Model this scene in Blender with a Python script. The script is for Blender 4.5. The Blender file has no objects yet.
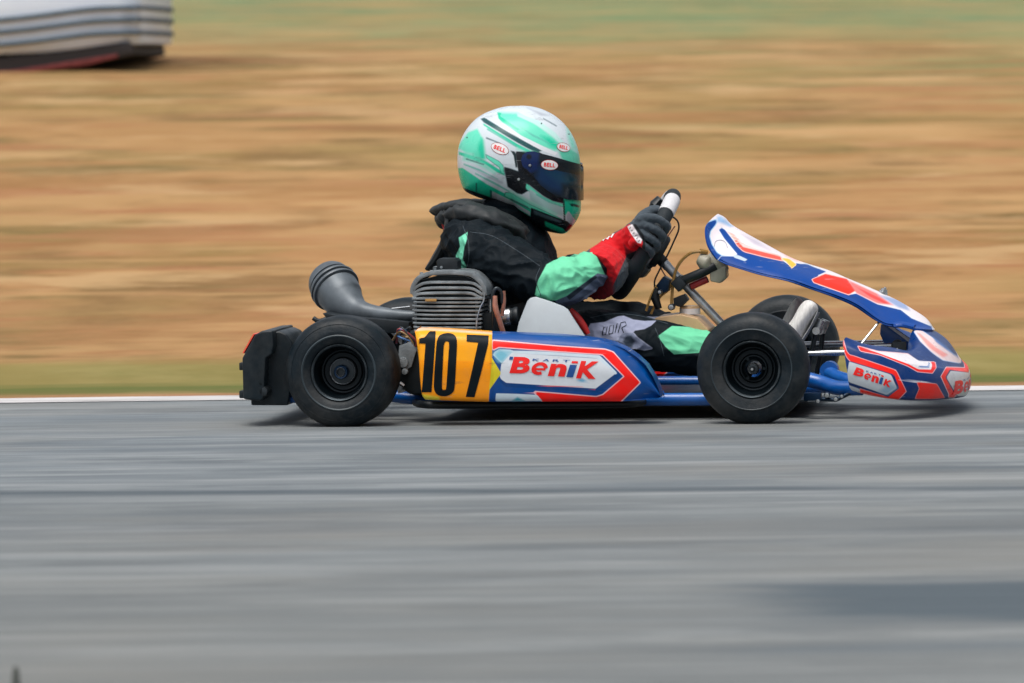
import bpy, bmesh, math, random
import numpy as np
from mathutils import Vector, Matrix, noise
from mathutils.bvhtree import BVHTree
random.seed(7)
PI = math.pi
scene = bpy.context.scene
COL = scene.collection

# ------------------------------------------------------------------ view and kart pose (measured from the photograph)
FPX, CAM_D, CAM_H, PITCH, ROLL = 5689.0, 13.735, 0.816, 0.046974, -0.012666
KX, KYAW = -0.323, -0.12355
CR, SR = math.cos(ROLL), math.sin(ROLL)
cF = np.array([0, math.cos(PITCH), -math.sin(PITCH)]); cR = np.array([1., 0, 0]); cU = np.array([0, math.sin(PITCH), math.cos(PITCH)])
RIGHT = CR * cR + SR * cU; UP = -SR * cR + CR * cU
CAMPOS = np.array([0, -CAM_D, CAM_H])
ck, sk = math.cos(KYAW), math.sin(KYAW)
KROT = np.array([[ck, -sk, 0], [sk, ck, 0], [0, 0, 1]]); KLOC = np.array([KX, 0, 0])
EYE = KROT.T @ (CAMPOS - KLOC)            # where the photographer stands, in kart coordinates

def L(px, py, Y=0.0):
    """side-view template (photo units) -> point of the kart on the lengthwise plane y=Y (metres, kart coordinates)"""
    d = KROT.T @ ((px - 512) * RIGHT - (py - 341.5) * UP + FPX * cF)
    t = (Y - EYE[1]) / d[1]
    return Vector(EYE + t * d)

def template(V):
    """kart points (N,3) -> livery template units; the left side of the kart carries the mirror image of the right"""
    V = np.array(V, dtype=float).copy(); V[:, 1] = -np.abs(V[:, 1])
    W = V @ KROT.T + KLOC - CAMPOS
    z = W @ cF
    return np.stack([512 + FPX * (W @ RIGHT) / z, 341.5 - FPX * (W @ UP) / z], 1)

S = 1 / 430.0      # metres per template unit

def crop(ox, oy, s):
    return lambda *pts: [(ox + p[0] / s, oy + p[1] / s) for p in pts]

def col(r, g, b, a=1.0):
    f = lambda c: (c / 255 / 12.92) if c <= 10.3 else (((c / 255) + 0.055) / 1.055) ** 2.4
    return (f(r), f(g), f(b), a)

# ------------------------------------------------------------------ materials
def nodes_of(name):
    m = bpy.data.materials.new(name); m.use_nodes = True
    nt = m.node_tree
    return m, nt, nt.nodes['Principled BSDF']

def setp(b, **k):
    for n, v in k.items():
        b.inputs[n.replace('_', ' ')].default_value = v

def mixc(nt, fac, a, b, blend='MIX'):
    n = nt.nodes.new('ShaderNodeMix'); n.data_type = 'RGBA'; n.blend_type = blend
    for idx, v in ((0, fac), (6, a), (7, b)):
        if hasattr(v, 'is_output'): nt.links.new(v, n.inputs[idx])
        else: n.inputs[idx].default_value = v
    return n.outputs[2]

def noise_out(nt, scale=5.0, detail=4, rough=.55, vec=None, mapscale=None):
    n = nt.nodes.new('ShaderNodeTexNoise'); n.inputs['Scale'].default_value = scale
    n.inputs['Detail'].default_value = detail; n.inputs['Roughness'].default_value = rough
    tc = nt.nodes.new('ShaderNodeTexCoord')
    src = tc.outputs['Object']
    if mapscale:
        mp = nt.nodes.new('ShaderNodeMapping'); mp.inputs['Scale'].default_value = mapscale
        nt.links.new(src, mp.inputs[0]); src = mp.outputs[0]
    nt.links.new(src, n.inputs['Vector'])
    return n.outputs['Fac']

def maprange(nt, v, a, b, c=0.0, d=1.0, smooth=False):
    n = nt.nodes.new('ShaderNodeMapRange')
    if smooth: n.interpolation_type = 'SMOOTHSTEP'
    nt.links.new(v, n.inputs[0])
    for i, x in enumerate((a, b, c, d)): n.inputs[i + 1].default_value = x
    return n.outputs[0]

def bump(nt, b, v, strength, dist):
    n = nt.nodes.new('ShaderNodeBump'); n.inputs['Strength'].default_value = strength; n.inputs['Distance'].default_value = dist
    nt.links.new(v, n.inputs['Height']); nt.links.new(n.outputs[0], b.inputs['Normal'])

def mat(name, c, rough=.5, metal=0.0, coat=0.0, spec=.5, var=.25, vscale=30, bmp=0.0, bscale=200, dust=0.0, sheen=0.0, mapscale=None):
    m, nt, b = nodes_of(name)
    setp(b, Roughness=rough, Metallic=metal, Coat_Weight=coat, Coat_Roughness=.12, Specular_IOR_Level=spec)
    if sheen: setp(b, Sheen_Weight=sheen, Sheen_Roughness=.6)
    n = noise_out(nt, vscale, 5, .6, mapscale=mapscale)
    dark = tuple(x * (1 - var) for x in c[:3]) + (1,); lite = tuple(min(1, x * (1 + var)) for x in c[:3]) + (1,)
    out = mixc(nt, maprange(nt, n, .3, .7), dark, lite)
    if dust:
        n2 = noise_out(nt, vscale * .35, 6, .7)
        out = mixc(nt, maprange(nt, n2, .45, .8, 0, dust), out, col(150, 145, 138))
    nt.links.new(out, b.inputs['Base Color'])
    nt.links.new(maprange(nt, n, .25, .75, max(0, rough - .1), min(1, rough + .12)), b.inputs['Roughness'])
    if bmp: bump(nt, b, noise_out(nt, bscale, 3), bmp, .002)
    return m

M = {}
M['rubber'] = mat('tyre_rubber', col(10, 23, 30), .5, spec=.25, var=.35, vscale=22, bmp=.35, bscale=140, dust=.16)
M['rubber_highlight'] = mat('tyre_sidewall_highlight', col(44, 56, 62), .5, var=.25, vscale=20)  # paler tone, paints the highlight ring on the tyre wall
M['rim'] = mat('dark_magnesium', col(15, 26, 32), .38, .6, var=.3, vscale=25)
M['rim_lip'] = mat('bare_rim_edge', col(104, 114, 120), .42, .9, var=.2)
M['hub_blue'] = mat('blue_anodised', col(12, 40, 66), .35, .6, var=.2)
M['steel'] = mat('bright_steel', col(190, 194, 196), .28, .95, var=.12, vscale=60)
M['dark_steel'] = mat('dark_steel', col(60, 66, 70), .38, .8, var=.25, vscale=50)
M['column'] = mat('brushed_steel_column', col(176, 182, 186), .34, .7, var=.2, vscale=50)
M['seam'] = mat('suit_seam_piping', col(52, 64, 72), .7, var=.2)
M['alu'] = mat('cast_aluminium', col(128, 136, 140), .46, .4, var=.4, vscale=28, bmp=.4, bscale=300)
M['alu_dark'] = mat('dirty_cast_aluminium', col(18, 28, 33), .6, .4, var=.3, vscale=40)
M['blue_tube'] = mat('blue_powder_coat', col(0, 84, 162), .35, 0, coat=.4, var=.15)
M['black_plastic'] = mat('black_plastic', col(12, 25, 32), .36, spec=.3, var=.25, vscale=22, bmp=.1, bscale=300, dust=.1)
M['black'] = mat('black_rubber_parts', col(12, 23, 29), .5, var=.3, vscale=40)
M['grip'] = mat('suede_grip', col(16, 28, 34), .7, var=.25, vscale=90, bmp=.3, bscale=700)
M['tape'] = mat('white_tape', col(206, 206, 208), .6, var=.08, vscale=120)
M['silencer'] = mat('grey_silencer_paint', col(92, 100, 106), .48, .3, coat=.1, var=.3, vscale=18, bmp=.1, bscale=200)
M['fibreglass'] = mat('grey_fibreglass', col(146, 156, 162), .38, coat=.3, var=.10, vscale=16)
M['red_foam'] = mat('red_foam', col(190, 36, 34), .6, var=.15)
M['tank'] = mat('tan_tank_plastic', col(205, 168, 126), .4, var=.15, vscale=18)
M['reservoir'] = mat('beige_reservoir_plastic', col(168, 165, 148), .4, var=.12, vscale=30)
M['hose_amber'] = mat('amber_hose', col(176, 136, 74), .32, coat=.3, var=.15)
M['hose_brown'] = mat('brown_fuel_hose', col(150, 98, 80), .38, coat=.3, var=.25, vscale=60)
M['red_plastic'] = mat('red_plastic', col(160, 34, 38), .4, var=.2)
M['tray'] = mat('floor_tray_alloy', col(34, 42, 48), .5, .5, var=.3)
M['decal_black'] = mat('black_vinyl', col(6, 18, 24), .5, spec=.15, var=.15, vscale=60)
M['decal_red'] = mat('red_vinyl', col(242, 26, 20), .4, var=.05, vscale=60)
M['decal_blue'] = mat('blue_vinyl', col(24, 78, 146), .4, var=.1, vscale=60)
M['decal_white'] = mat('white_vinyl', col(232, 230, 230), .4, var=.05, vscale=60)
M['orange'] = mat('orange_red_vinyl', col(255, 90, 66), .4, var=.12, vscale=40)
M['boot'] = mat('grey_boot_suede', col(214, 212, 208), .75, var=.18, vscale=60, bmp=.4, bscale=300, mapscale=(3, 1, .6))
M['sole'] = mat('boot_sole', col(140, 142, 144), .7, var=.2)
M['collar'] = mat('black_neoprene', col(16, 25, 29), .6, var=.2, vscale=40, bmp=.2, bscale=500, sheen=.05)
M['rivet'] = mat('rivet_metal', col(170, 176, 178), .3, .9)
M['wire_blue'] = mat('blue_wire', col(60, 110, 170), .4)

# ------------------------------------------------------------------ mesh helpers
def link(name, me, mats=(), parent=None, angle=35, smooth=True):
    for m in mats: me.materials.append(m)
    if smooth and len(me.polygons):
        me.polygons.foreach_set('use_smooth', [True] * len(me.polygons))
        me.set_sharp_from_angle(angle=math.radians(angle))
    o = bpy.data.objects.new(name, me); COL.objects.link(o)
    if parent is not None: o.parent = parent
    return o

def catmull(pts, n):
    P = [np.array(p, dtype=float) for p in pts]
    out = []
    for i in range(len(P) - 1):
        p0 = P[i - 1] if i > 0 else 2 * P[0] - P[1]
        p1, p2 = P[i], P[i + 1]
        p3 = P[i + 2] if i + 2 < len(P) else 2 * P[-1] - P[-2]
        for k in range(n):
            t = k / n
            out.append(.5 * ((2 * p1) + (-p0 + p2) * t + (2 * p0 - 5 * p1 + 4 * p2 - p3) * t * t + (-p0 + 3 * p1 - 3 * p2 + p3) * t ** 3))
    out.append(P[-1])
    return out

class MB:
    def __init__(s): s.v = []; s.f = []; s.m = []
    def add(s, vs, fs, mi=0):
        o = len(s.v); s.v += [tuple(map(float, v)) for v in vs]; s.f += [tuple(i + o for i in f) for f in fs]
        s.m += [mi] * len(fs)
    def grid(s, rows, closed_u=False, closed_v=False, mi=0, cap0=False, cap1=False):
        R, C = len(rows), len(rows[0]); vs = [p for r in rows for p in r]; fs = []
        for i in range(R if closed_u else R - 1):
            for j in range(C if closed_v else C - 1):
                a, b = i * C + j, i * C + (j + 1) % C
                c, d = ((i + 1) % R) * C + (j + 1) % C, ((i + 1) % R) * C + j
                fs.append((a, b, c, d))
        if cap0: fs.append(tuple(range(C - 1, -1, -1)))
        if cap1: fs.append(tuple((R - 1) * C + j for j in range(C)))
        s.add(vs, fs, mi)
    def tube(s, pts, r, seg=14, mi=0, lat=None, cap=True, closed=False, smooth=0):
        """sweep; r = radius or list; lat = list of radii along the lateral (y) axis for oval sections"""
        pts = [np.array(p, dtype=float) for p in pts]; n = len(pts)
        rr = list(r) if hasattr(r, '__len__') else [r] * n
        ll = list(lat) if lat is not None else rr
        if smooth:
            q = catmull([np.concatenate([p, [a, b]]) for p, a, b in zip(pts, rr, ll)], smooth)
            pts = [x[:3] for x in q]; rr = [x[3] for x in q]; ll = [x[4] for x in q]; n = len(pts)
        rows = []; prev = None
        for i in range(n):
            if closed: t = pts[(i + 1) % n] - pts[i - 1]
            else: t = pts[min(i + 1, n - 1)] - pts[max(i - 1, 0)]
            t = t / (np.linalg.norm(t) + 1e-9)
            if prev is None:
                y = np.array([0, 1., 0]) if abs(t[1]) < .9 else np.array([0, 0, 1.])
            else: y = prev
            y = y - t * (y @ t); y /= np.linalg.norm(y); prev = y
            x = np.cross(y, t)
            rows.append([pts[i] + x * rr[i] * math.cos(2 * PI * k / seg) + y * ll[i] * math.sin(2 * PI * k / seg) for k in range(seg)])
        s.grid(rows, closed, True, mi, cap and not closed, cap and not closed)
    def lathe(s, prof, org, axis=(0, 1, 0), seg=48, mi=0, closed=False):
        ax = Vector(axis).normalized(); a = ax.orthogonal().normalized(); b = ax.cross(a); o = Vector(org)
        rows = [[o + ax * h + (a * math.cos(2 * PI * k / seg) + b * math.sin(2 * PI * k / seg)) * r for k in range(seg)] for r, h in prof]
        s.grid(rows, closed, True, mi)
    def plate(s, poly, y0, y1, mi=0):
        """outline in (x,z), extruded between two y"""
        n = len(poly); vs = [(p[0], y0, p[1]) for p in poly] + [(p[0], y1, p[1]) for p in poly]
        area = sum(poly[i][0] * poly[(i + 1) % n][1] - poly[(i + 1) % n][0] * poly[i][1] for i in range(n))
        fs = [tuple(range(n)), tuple(range(2 * n - 1, n - 1, -1))] + [(i, i + n, (i + 1) % n + n, (i + 1) % n) for i in range(n)]
        if area < 0: fs = [f[::-1] for f in fs]
        s.add(vs, fs, mi)
    def box(s, lo, hi, mi=0):
        s.plate([(lo[0], lo[2]), (hi[0], lo[2]), (hi[0], hi[2]), (lo[0], hi[2])], lo[1], hi[1], mi)
    def mesh(s, name='mesh', fix=True):
        me = bpy.data.meshes.new(name); me.from_pydata(s.v, [], s.f)
        me.polygons.foreach_set('material_index', s.m)
        me.update()
        if fix:
            bm = bmesh.new(); bm.from_mesh(me); bmesh.ops.recalc_face_normals(bm, faces=bm.faces); bm.to_mesh(me); bm.free()
        return me
    def build(s, name, mats, parent=None, angle=35, bevel=0, bseg=2, smooth=True):
        me = s.mesh(name)
        if bevel:
            bm = bmesh.new(); bm.from_mesh(me)
            es = [e for e in bm.edges if len(e.link_faces) == 2 and e.calc_face_angle(0) > .5]
            bmesh.ops.bevel(bm, geom=es, offset=bevel, segments=bseg, profile=.6, affect='EDGES', clamp_overlap=True)
            bm.to_mesh(me); bm.free()
        if not isinstance(mats, (list, tuple)): mats = [mats]
        return link(name, me, mats, parent, angle, smooth)

def XZ(pts, Y):
    return [(L(x, y, Y).x, L(x, y, Y).z) for x, y in pts]

def evaluated(me, mods):
    o = bpy.data.objects.new('work', me); COL.objects.link(o)
    for typ, kw in mods:
        m = o.modifiers.new(typ, typ)
        for k, v in kw.items(): setattr(m, k, v)
    dg = bpy.context.evaluated_depsgraph_get(); dg.update()
    r = bpy.data.meshes.new_from_object(o.evaluated_get(dg))
    bpy.data.objects.remove(o); return r

# ------------------------------------------------------------------ liveries: crisp graphics from signed distances to outlines
def sdf(P, poly):
    poly = np.array(poly, dtype=float); n = len(poly)
    d = np.full(len(P), 1e9); inside = np.zeros(len(P), bool)
    for i in range(n):
        a, b = poly[i], poly[(i + 1) % n]; e = b - a; w = P - a
        t = np.clip((w @ e) / (e @ e + 1e-12), 0, 1)
        d = np.minimum(d, np.linalg.norm(w - t[:, None] * e, axis=1))
        c1 = (a[1] <= P[:, 1]) & (b[1] > P[:, 1]); c2 = (a[1] > P[:, 1]) & (b[1] <= P[:, 1])
        cr = e[0] * w[:, 1] - e[1] * w[:, 0]
        inside ^= (c1 & (cr > 0)) | (c2 & (cr < 0))
    return np.where(inside, d, -d)

def ellipse(cx, cy, rx, ry, rot=0, n=24):
    c, s = math.cos(rot), math.sin(rot)
    return [(cx + rx * math.cos(t) * c - ry * math.sin(t) * s, cy + rx * math.cos(t) * s + ry * math.sin(t) * c) for t in [2 * PI * k / n for k in range(n)]]

def livery(me, name, base, layers, rough=.3, coat=.5, metal=0, grime=.12, wear=None, bmp=0, bscale=300, sheen=0, spec=.22, gscale=14):
    """layers: dict(polys, c, soft, where, edge=(colour,width))"""
    N = len(me.vertices); V = np.empty(N * 3); me.vertices.foreach_get('co', V); V = V.reshape(-1, 3)
    P = template(V)
    m, nt, b = nodes_of(name)
    setp(b, Roughness=rough, Coat_Weight=coat, Coat_Roughness=.12, Metallic=metal, Specular_IOR_Level=spec)
    if sheen: setp(b, Sheen_Weight=sheen, Sheen_Roughness=.5)
    out = base
    nz = noise_out(nt, 60, 4, .6)
    for i, ly in enumerate(layers):
        d = np.full(N, -25.0)
        for p in ly['polys']: d = np.maximum(d, sdf(P, p))
        if 'where' in ly: d = np.where(ly['where'](V), d, np.minimum(d, -6.0))
        d = np.clip(d, -25, 25)
        an = 'layer_%02d' % i
        at = me.attributes.new(an, 'FLOAT', 'POINT'); at.data.foreach_set('value', d.astype(np.float32))
        a = nt.nodes.new('ShaderNodeAttribute'); a.attribute_name = an
        so = ly.get('soft', .35)
        if 'edge' in ly:
            ec, ew = ly['edge']
            out = mixc(nt, maprange(nt, a.outputs['Fac'], -ew - so, -ew + so), out, ec)
        out = mixc(nt, maprange(nt, a.outputs['Fac'], -so, so, 0, ly.get('k', 1.0)), out, ly['c'])
    if grime > .1:
        n5 = noise_out(nt, 1, 6, .72, mapscale=(7, 14, 26))
        out = mixc(nt, maprange(nt, n5, .60, .68, 0, .38), out, col(52, 58, 64))
        n3 = noise_out(nt, 1, 3, .5, mapscale=(26, 9, 420)); n4 = noise_out(nt, 9, 3, .5)
        sc = nt.nodes.new('ShaderNodeMath'); sc.operation = 'MULTIPLY'; nt.links.new(maprange(nt, n3, .66, .70, 0, .5), sc.inputs[0]); nt.links.new(maprange(nt, n4, .46, .6), sc.inputs[1])
        out = mixc(nt, sc.outputs[0], out, col(178, 182, 188))
    if grime:
        n2 = noise_out(nt, gscale, 6, .7)
        out = mixc(nt, maprange(nt, n2, .45, .85, 0, grime), out, col(112, 108, 104))
        nt.links.new(maprange(nt, n2, .3, .8, max(.02, rough - .06), min(1, rough + .22)), b.inputs['Roughness'])
    if hasattr(out, 'is_output'): nt.links.new(out, b.inputs['Base Color'])
    else: b.inputs['Base Color'].default_value = out
    if bmp: bump(nt, b, noise_out(nt, bscale, 4), bmp, .002)
    return m

def bvh_of(o):
    me = o.data
    return BVHTree.FromPolygons([v.co.copy() for v in me.vertices], [tuple(p.vertices) for p in me.polygons])

_gl = {}
def glyph(ch, bold=.02):
    if (ch, bold) in _gl: return _gl[(ch, bold)]
    cu = bpy.data.curves.new('g', 'FONT'); cu.body = ch; cu.offset = bold; cu.resolution_u = 6
    o = bpy.data.objects.new('g', cu); COL.objects.link(o)
    dg = bpy.context.evaluated_depsgraph_get(); dg.update()
    me = bpy.data.meshes.new_from_object(o.evaluated_get(dg))
    V = np.array([v.co[:2] for v in me.vertices]); F = [tuple(p.vertices) for p in me.polygons]
    bpy.data.objects.remove(o)
    lo, hi = V.min(0), V.max(0)
    _gl[(ch, bold)] = ((V - lo) / (hi - lo), F); return _gl[(ch, bold)]

def poly_faces(loops):
    """2-D outline with holes -> verts, triangles"""
    bm = bmesh.new()
    for lp in loops:
        vs = [bm.verts.new((p[0], p[1], 0)) for p in lp]
        for i in range(len(vs)): bm.edges.new((vs[i], vs[(i + 1) % len(vs)]))
    bmesh.ops.triangle_fill(bm, edges=bm.edges[:], use_beauty=True)
    bm.verts.index_update()
    r = (np.array([v.co[:2] for v in bm.verts]), [tuple(v.index for v in f.verts) for f in bm.faces]); bm.free(); return r

def ribbon(pts, w):
    """2-D stroke of width w"""
    P = [np.array(p, float) for p in pts]; Lf, Rt = [], []
    for i, p in enumerate(P):
        t = P[min(i + 1, len(P) - 1)] - P[max(i - 1, 0)]; t /= np.linalg.norm(t) + 1e-9
        nrm = np.array([-t[1], t[0]]) * w / 2; Lf.append(p + nrm); Rt.append(p - nrm)
    V = Lf + Rt; n = len(P)
    return np.array(V), [(i, i + 1, n + i + 1, n + i) for i in range(n - 1)]

def letter_e():
    pts = [(.20, .47), (.88, .47)] + [(.5 + .38 * math.cos(t), .52 + .37 * math.sin(t)) for t in np.linspace(.10, 2 * PI - 1.05, 26)] 
    V, F = ribbon(pts, .25)
    V2, F2 = ribbon(pts[:2], .17); F2 = [tuple(i + len(V) for i in f) for f in F2]
    V1, F1 = ribbon(pts[2:], .25); F2 = [tuple(i + len(V1) for i in f) for f in ribbon(pts[:2], .17)[1]]
    V = np.concatenate([V1, V2]); lo, hi = V.min(0), V.max(0)
    return (V - lo) / (hi - lo), F1 + F2

class Decal:
    """flat artwork in template units laid onto a surface of the kart"""
    def __init__(s): s.parts = []
    def letters(s, ch, bl, br, tl, mi=0, bold=.02):
        V, F = letter_e() if ch == 'e' else glyph(ch, bold); bl, br, tl = map(np.array, (bl, br, tl))
        s.parts.append((bl + V[:, :1] * (br - bl) + V[:, 1:] * (tl - bl), F, mi, 1)); return s
    def word(s, txt, bl, br, tl, mi=0, bold=.02, gap=.12):
        ws = []
        for c in txt: ws.append(.35 if c in 'iI1l' else 1.0)
        tot = sum(ws) + gap * (len(txt) - 1); x = 0; bl, br, tl = map(lambda q: np.array(q, float), (bl, br, tl))
        for c, w in zip(txt, ws):
            a = bl + (br - bl) * x / tot; b_ = bl + (br - bl) * (x + w) / tot; s.letters(c, a, b_, a + tl - bl, mi, bold); x += w + gap
        return s
    def poly(s, *loops, mi=0, lift=1):
        V, F = poly_faces(loops); s.parts.append((V, F, mi, lift)); return s
    def stroke(s, pts, w, mi=0):
        V, F = ribbon(pts, w); s.parts.append((V, F, mi, 1)); return s
    def build(s, name, mats, parent, target, off=.0012, maxe=.008, front=None):
        bv = bvh_of(target); vs, fs, ms = [], [], []
        for V, F, mi, lift in s.parts:
            bm = bmesh.new()
            bvs = []
            for p in V:
                q = L(p[0], p[1], 0) if front is None else front(p)
                bvs.append(bm.verts.new(q))
            for f in F:
                try: bm.faces.new([bvs[i] for i in f])
                except ValueError: pass
            bmesh.ops.triangulate(bm, faces=bm.faces[:])
            for _ in range(4):
                es = [e for e in bm.edges if e.calc_length() > maxe]
                if not es: break
                bmesh.ops.subdivide_edges(bm, edges=es, cuts=1)
                bmesh.ops.triangulate(bm, faces=[f for f in bm.faces if len(f.verts) > 3])
            bm.verts.index_update(); o = len(vs)
            for v in bm.verts:
                if front is None:
                    d = (v.co - Vector(EYE)).normalized(); h = bv.ray_cast(v.co - d * 1.2, d)
                else:
                    d = Vector((-1, 0, 0)); h = bv.ray_cast(v.co, d)
                if h[0] is None: q, nn = v.co.copy(), -d
                    # off the surface: keep the nearest point
                if h[0] is None:
                    h = bv.find_nearest(v.co); 
                q, nn = h[0], h[1]
                if nn.dot(d) > 0: nn = -nn
                vs.append(q + nn * off * lift)
            for f in bm.faces: fs.append(tuple(o + v.index for v in f.verts)); ms.append(mi)
            bm.free()
        me = bpy.data.meshes.new(name); me.from_pydata([tuple(v) for v in vs], [], fs); me.polygons.foreach_set('material_index', ms); me.update()
        return link(name, me, mats, parent, 60)

def tag(o, label=None, cat=None, group=None, kind=None):
    for k, v in (('label', label), ('category', cat), ('group', group), ('kind', kind)):
        if v: o[k] = v
    return o

# =================================================================== GO-KART
kart = bpy.data.objects.new('go_kart', None); COL.objects.link(kart)
kart.location = KLOC; kart.rotation_euler = (0, 0, KYAW)
tag(kart, 'blue, red and white racing kart with yellow 107 panel, speeding along the track', 'go-kart')

# ---------------- wheels
def arc(cx, cy, r, a0, a1, n):
    return [(cx + r * math.cos(math.radians(a0 + (a1 - a0) * i / n)), cy + r * math.sin(math.radians(a0 + (a1 - a0) * i / n))) for i in range(n + 1)]

def make_wheel(front):
    R, w = (.1305, .112) if front else (.1305, .150)
    rb = .064
    prof = [(rb, .016), (rb + .003, .010), (rb + .006, .0055)]
    if front: prof += [(.078, .003), (.0845, .0015), (.0895, -.0005), (.0925, -.0012), (.0945, .0012), (.099, .0022), (.106, .0042), (.113, .008), (.1195, .0135), (.1248, .0205), (.1283, .029), (.13, .038), (R, w / 2)]
    else: prof += [(.076, .002), (.083, -.0005), (.0862, -.0015), (.088, .0004), (.094, 0), (.097, .0012), (.104, .003), (.111, .0065), (.118, .012), (.1242, .0195), (.128, .029), (.13, .04), (R, w / 2)]
    full = prof + [(r, w - y) for r, y in prof[-2::-1]]
    t = MB(); t.lathe(full, (0, 0, 0), seg=72)
    # concentric moulding ribs and lighter rings painting in the sidewall highlight
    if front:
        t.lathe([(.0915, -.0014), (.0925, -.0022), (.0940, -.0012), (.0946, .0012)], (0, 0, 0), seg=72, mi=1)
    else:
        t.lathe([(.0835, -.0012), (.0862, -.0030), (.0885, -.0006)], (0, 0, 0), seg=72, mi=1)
        t.lathe([(.1115, .0062), (.1125, .0062), (.1135, .0072)], (0, 0, 0), seg=72, mi=0)
    rim = MB()
    rim.lathe([(rb - .001, .013), (rb + .0022, .0085), (rb + .0005, .006), (rb - .002, .009), (rb - .0035, .014)], (0, 0, 0), seg=64, mi=1)
    d = .052 if front else .070
    rim.lathe([(rb - .0035, .014), (rb - .005, .020), (.055, .030), (.0535, d * .8), (.050, d), (.040, d + .004), (.028, d + .002), (.022, d - .004), (.020, d - .003)], (0, 0, 0), seg=64)
    rim.lathe([(rb - .001, w - .013), (rb + .0022, w - .0085), (rb - .003, w - .010), (.056, w - .03), (.054, d + .02), (.05, d + .008), (.02, d + .008)], (0, 0, 0), seg=48)
    rim.lathe([(.0465, d + .001), (.045, d - .0015), (.043, d + .001)], (0, 0, 0), seg=48)
    rim.lathe([(.034, d + .002), (.0325, d - .001), (.031, d + .002)], (0, 0, 0), seg=48)
    for k in range(3):                                   # wheel bolts inside the dish
        a = 2 * PI * k / 3 + .4
        rim.lathe([(0.0001, -.005), (.0036, -.005), (.0036, 0), (.0036, .006)], Vector((math.cos(a) * .025, d - .001, math.sin(a) * .025)), seg=10)
    hub = MB()
    if front:
        hub.lathe([(.0001, d - .033), (.0045, d - .033), (.006, d - .030), (.006, d - .020), (.0125, d - .019), (.0135, d - .017), (.0145, d + .01), (.0145, w - .012), (.0001, w - .012)], (0, 0, 0), seg=28, mi=0)
        hub.lathe([(.0001, d - .0375), (.0028, d - .0375), (.0032, d - .036), (.0034, d - .030)], (0, 0, 0), seg=16, mi=1)
        hub.lathe([(.0105, d - .0195), (.0118, d - .0205), (.0128, d - .019)], (0, 0, 0), seg=28, mi=1)
    else:
        hub.lathe([(.009, d - .038), (.0150, d - .040), (.0165, d - .037), (.0165, d - .012)], (0, 0, 0), seg=36, mi=2)
        hub.lathe([(.0165, d - .012), (.027, d - .011), (.029, d - .008), (.029, d + .02), (.018, w - .01), (.0125, w - .01)], (0, 0, 0), seg=36, mi=0)
        hub.lathe([(.0088, d - .0395), (.0100, d - .0415), (.0112, d - .0395)], (0, 0, 0), seg=36, mi=1)
        hub.lathe([(.0001, d - .030), (.009, d - .030), (.009, d - .038)], (0, 0, 0), seg=24, mi=0)
        hub.lathe([(.0282, d - .0092), (.0300, d - .0100), (.0312, d - .0075), (.030, d - .004)], (0, 0, 0), seg=36, mi=1)
    h = hub.build('front_wheel' if front else 'rear_wheel', [M['dark_steel'], M['steel'], M['hub_blue']], kart)
    t.build('tyre', [M['rubber'], M['rubber_highlight']], h, angle=28)
    rim.build('rim', [M['rim'], M['rim_lip']], h)
    return h

def copy_tree(o, parent):
    c = o.copy(); COL.objects.link(c); c.parent = parent
    for ch in list(o.children): copy_tree(ch, c)
    return c

FW = L(753, 368.4, -.52); RW = L(345, 371.8, -.55)
fw = make_wheel(True); rw = make_wheel(False)
fw.location = (FW.x, -.565, .1305); rw.location = (RW.x - .008, -.595, .1305)
fw2 = copy_tree(fw, kart); fw2.location = (FW.x + .006, .535, .1305); fw2.rotation_euler = (0, 0, PI - .03)
fw.rotation_euler = (0, .4, -.01)
rw2 = copy_tree(rw, kart); rw2.location = (RW.x, .575, .1305); rw2.rotation_euler = (0, .5, PI)

b = MB(); b.tube([(RW.x, -.46, .1305), (RW.x, .46, .1305)], .0125, 16); b.build('rear_axle', M['dark_steel'], kart)
b = MB(); b.lathe([(.02, 0), (.085, 0), (.085, .006), (.02, .006)], (RW.x, .12, .1305), seg=40, closed=True); b.build('brake_disc', M['steel'], kart)
b = MB(); b.lathe([(.02, 0), (.088, 0), (.095, .002), (.088, .004), (.02, .004)], (RW.x, -.22, .1305), seg=60, closed=True); b.build('sprocket', M['alu_dark'], kart)

# ---------------- chassis
f = MB()
def ft(pts, r=.0150, sm=5): f.tube(pts, r, 14, smooth=sm)
z0 = L(400, 402, -.3).z; zt0 = L(680, 399, -.36).z
for s in (-1, 1):
    ft([(RW.x - .10, .31 * s, .062), (RW.x + .05, .31 * s, .062), (RW.x + .2, .34 * s, zt0), (.62, .36 * s, zt0), (.86, .36 * s, zt0), (.93, .28 * s, zt0 + .004), (1.0, .20 * s, z0 + .02), (1.09, .19 * s, z0 + .025)])
    pass
    # front yoke and stub-axle carriers
    ft([(FW.x - .05, .20 * s, z0 + .01), (FW.x, .30 * s, .075), (FW.x, .385 * s, .10)], .016)
ft([(1.09, -.19, z0 + .025), (1.115, -.15, z0 + .026), (1.12, 0, z0 + .026), (1.115, .15, z0 + .026), (1.09, .19, z0 + .025)])
ft([(RW.x - .10, -.31, .062), (RW.x - .115, 0, .062), (RW.x - .10, .31, .062)])
ft([(.5, -.3, z0), (.5, .3, z0)], .013, 0); ft([(.22, -.32, z0), (.22, .32, z0)], .013, 0)
a = L(806, 379, -.30); c = L(850, 389, -.36)
ft([a, L(822, 383, -.31), L(838, 388, -.34), L(862, 388, -.36)], .0175)
ft([L(826, 371, -.22), L(838, 377, -.26), L(850, 381, -.30), L(864, 386, -.33)], .0155)
f.lathe([(.0001, 0), (.022, 0), (.022, .05), (.0001, .05)], L(829, 371, -.24), seg=20)
frame = f.build('chassis_frame', M['blue_tube'], kart)
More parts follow.
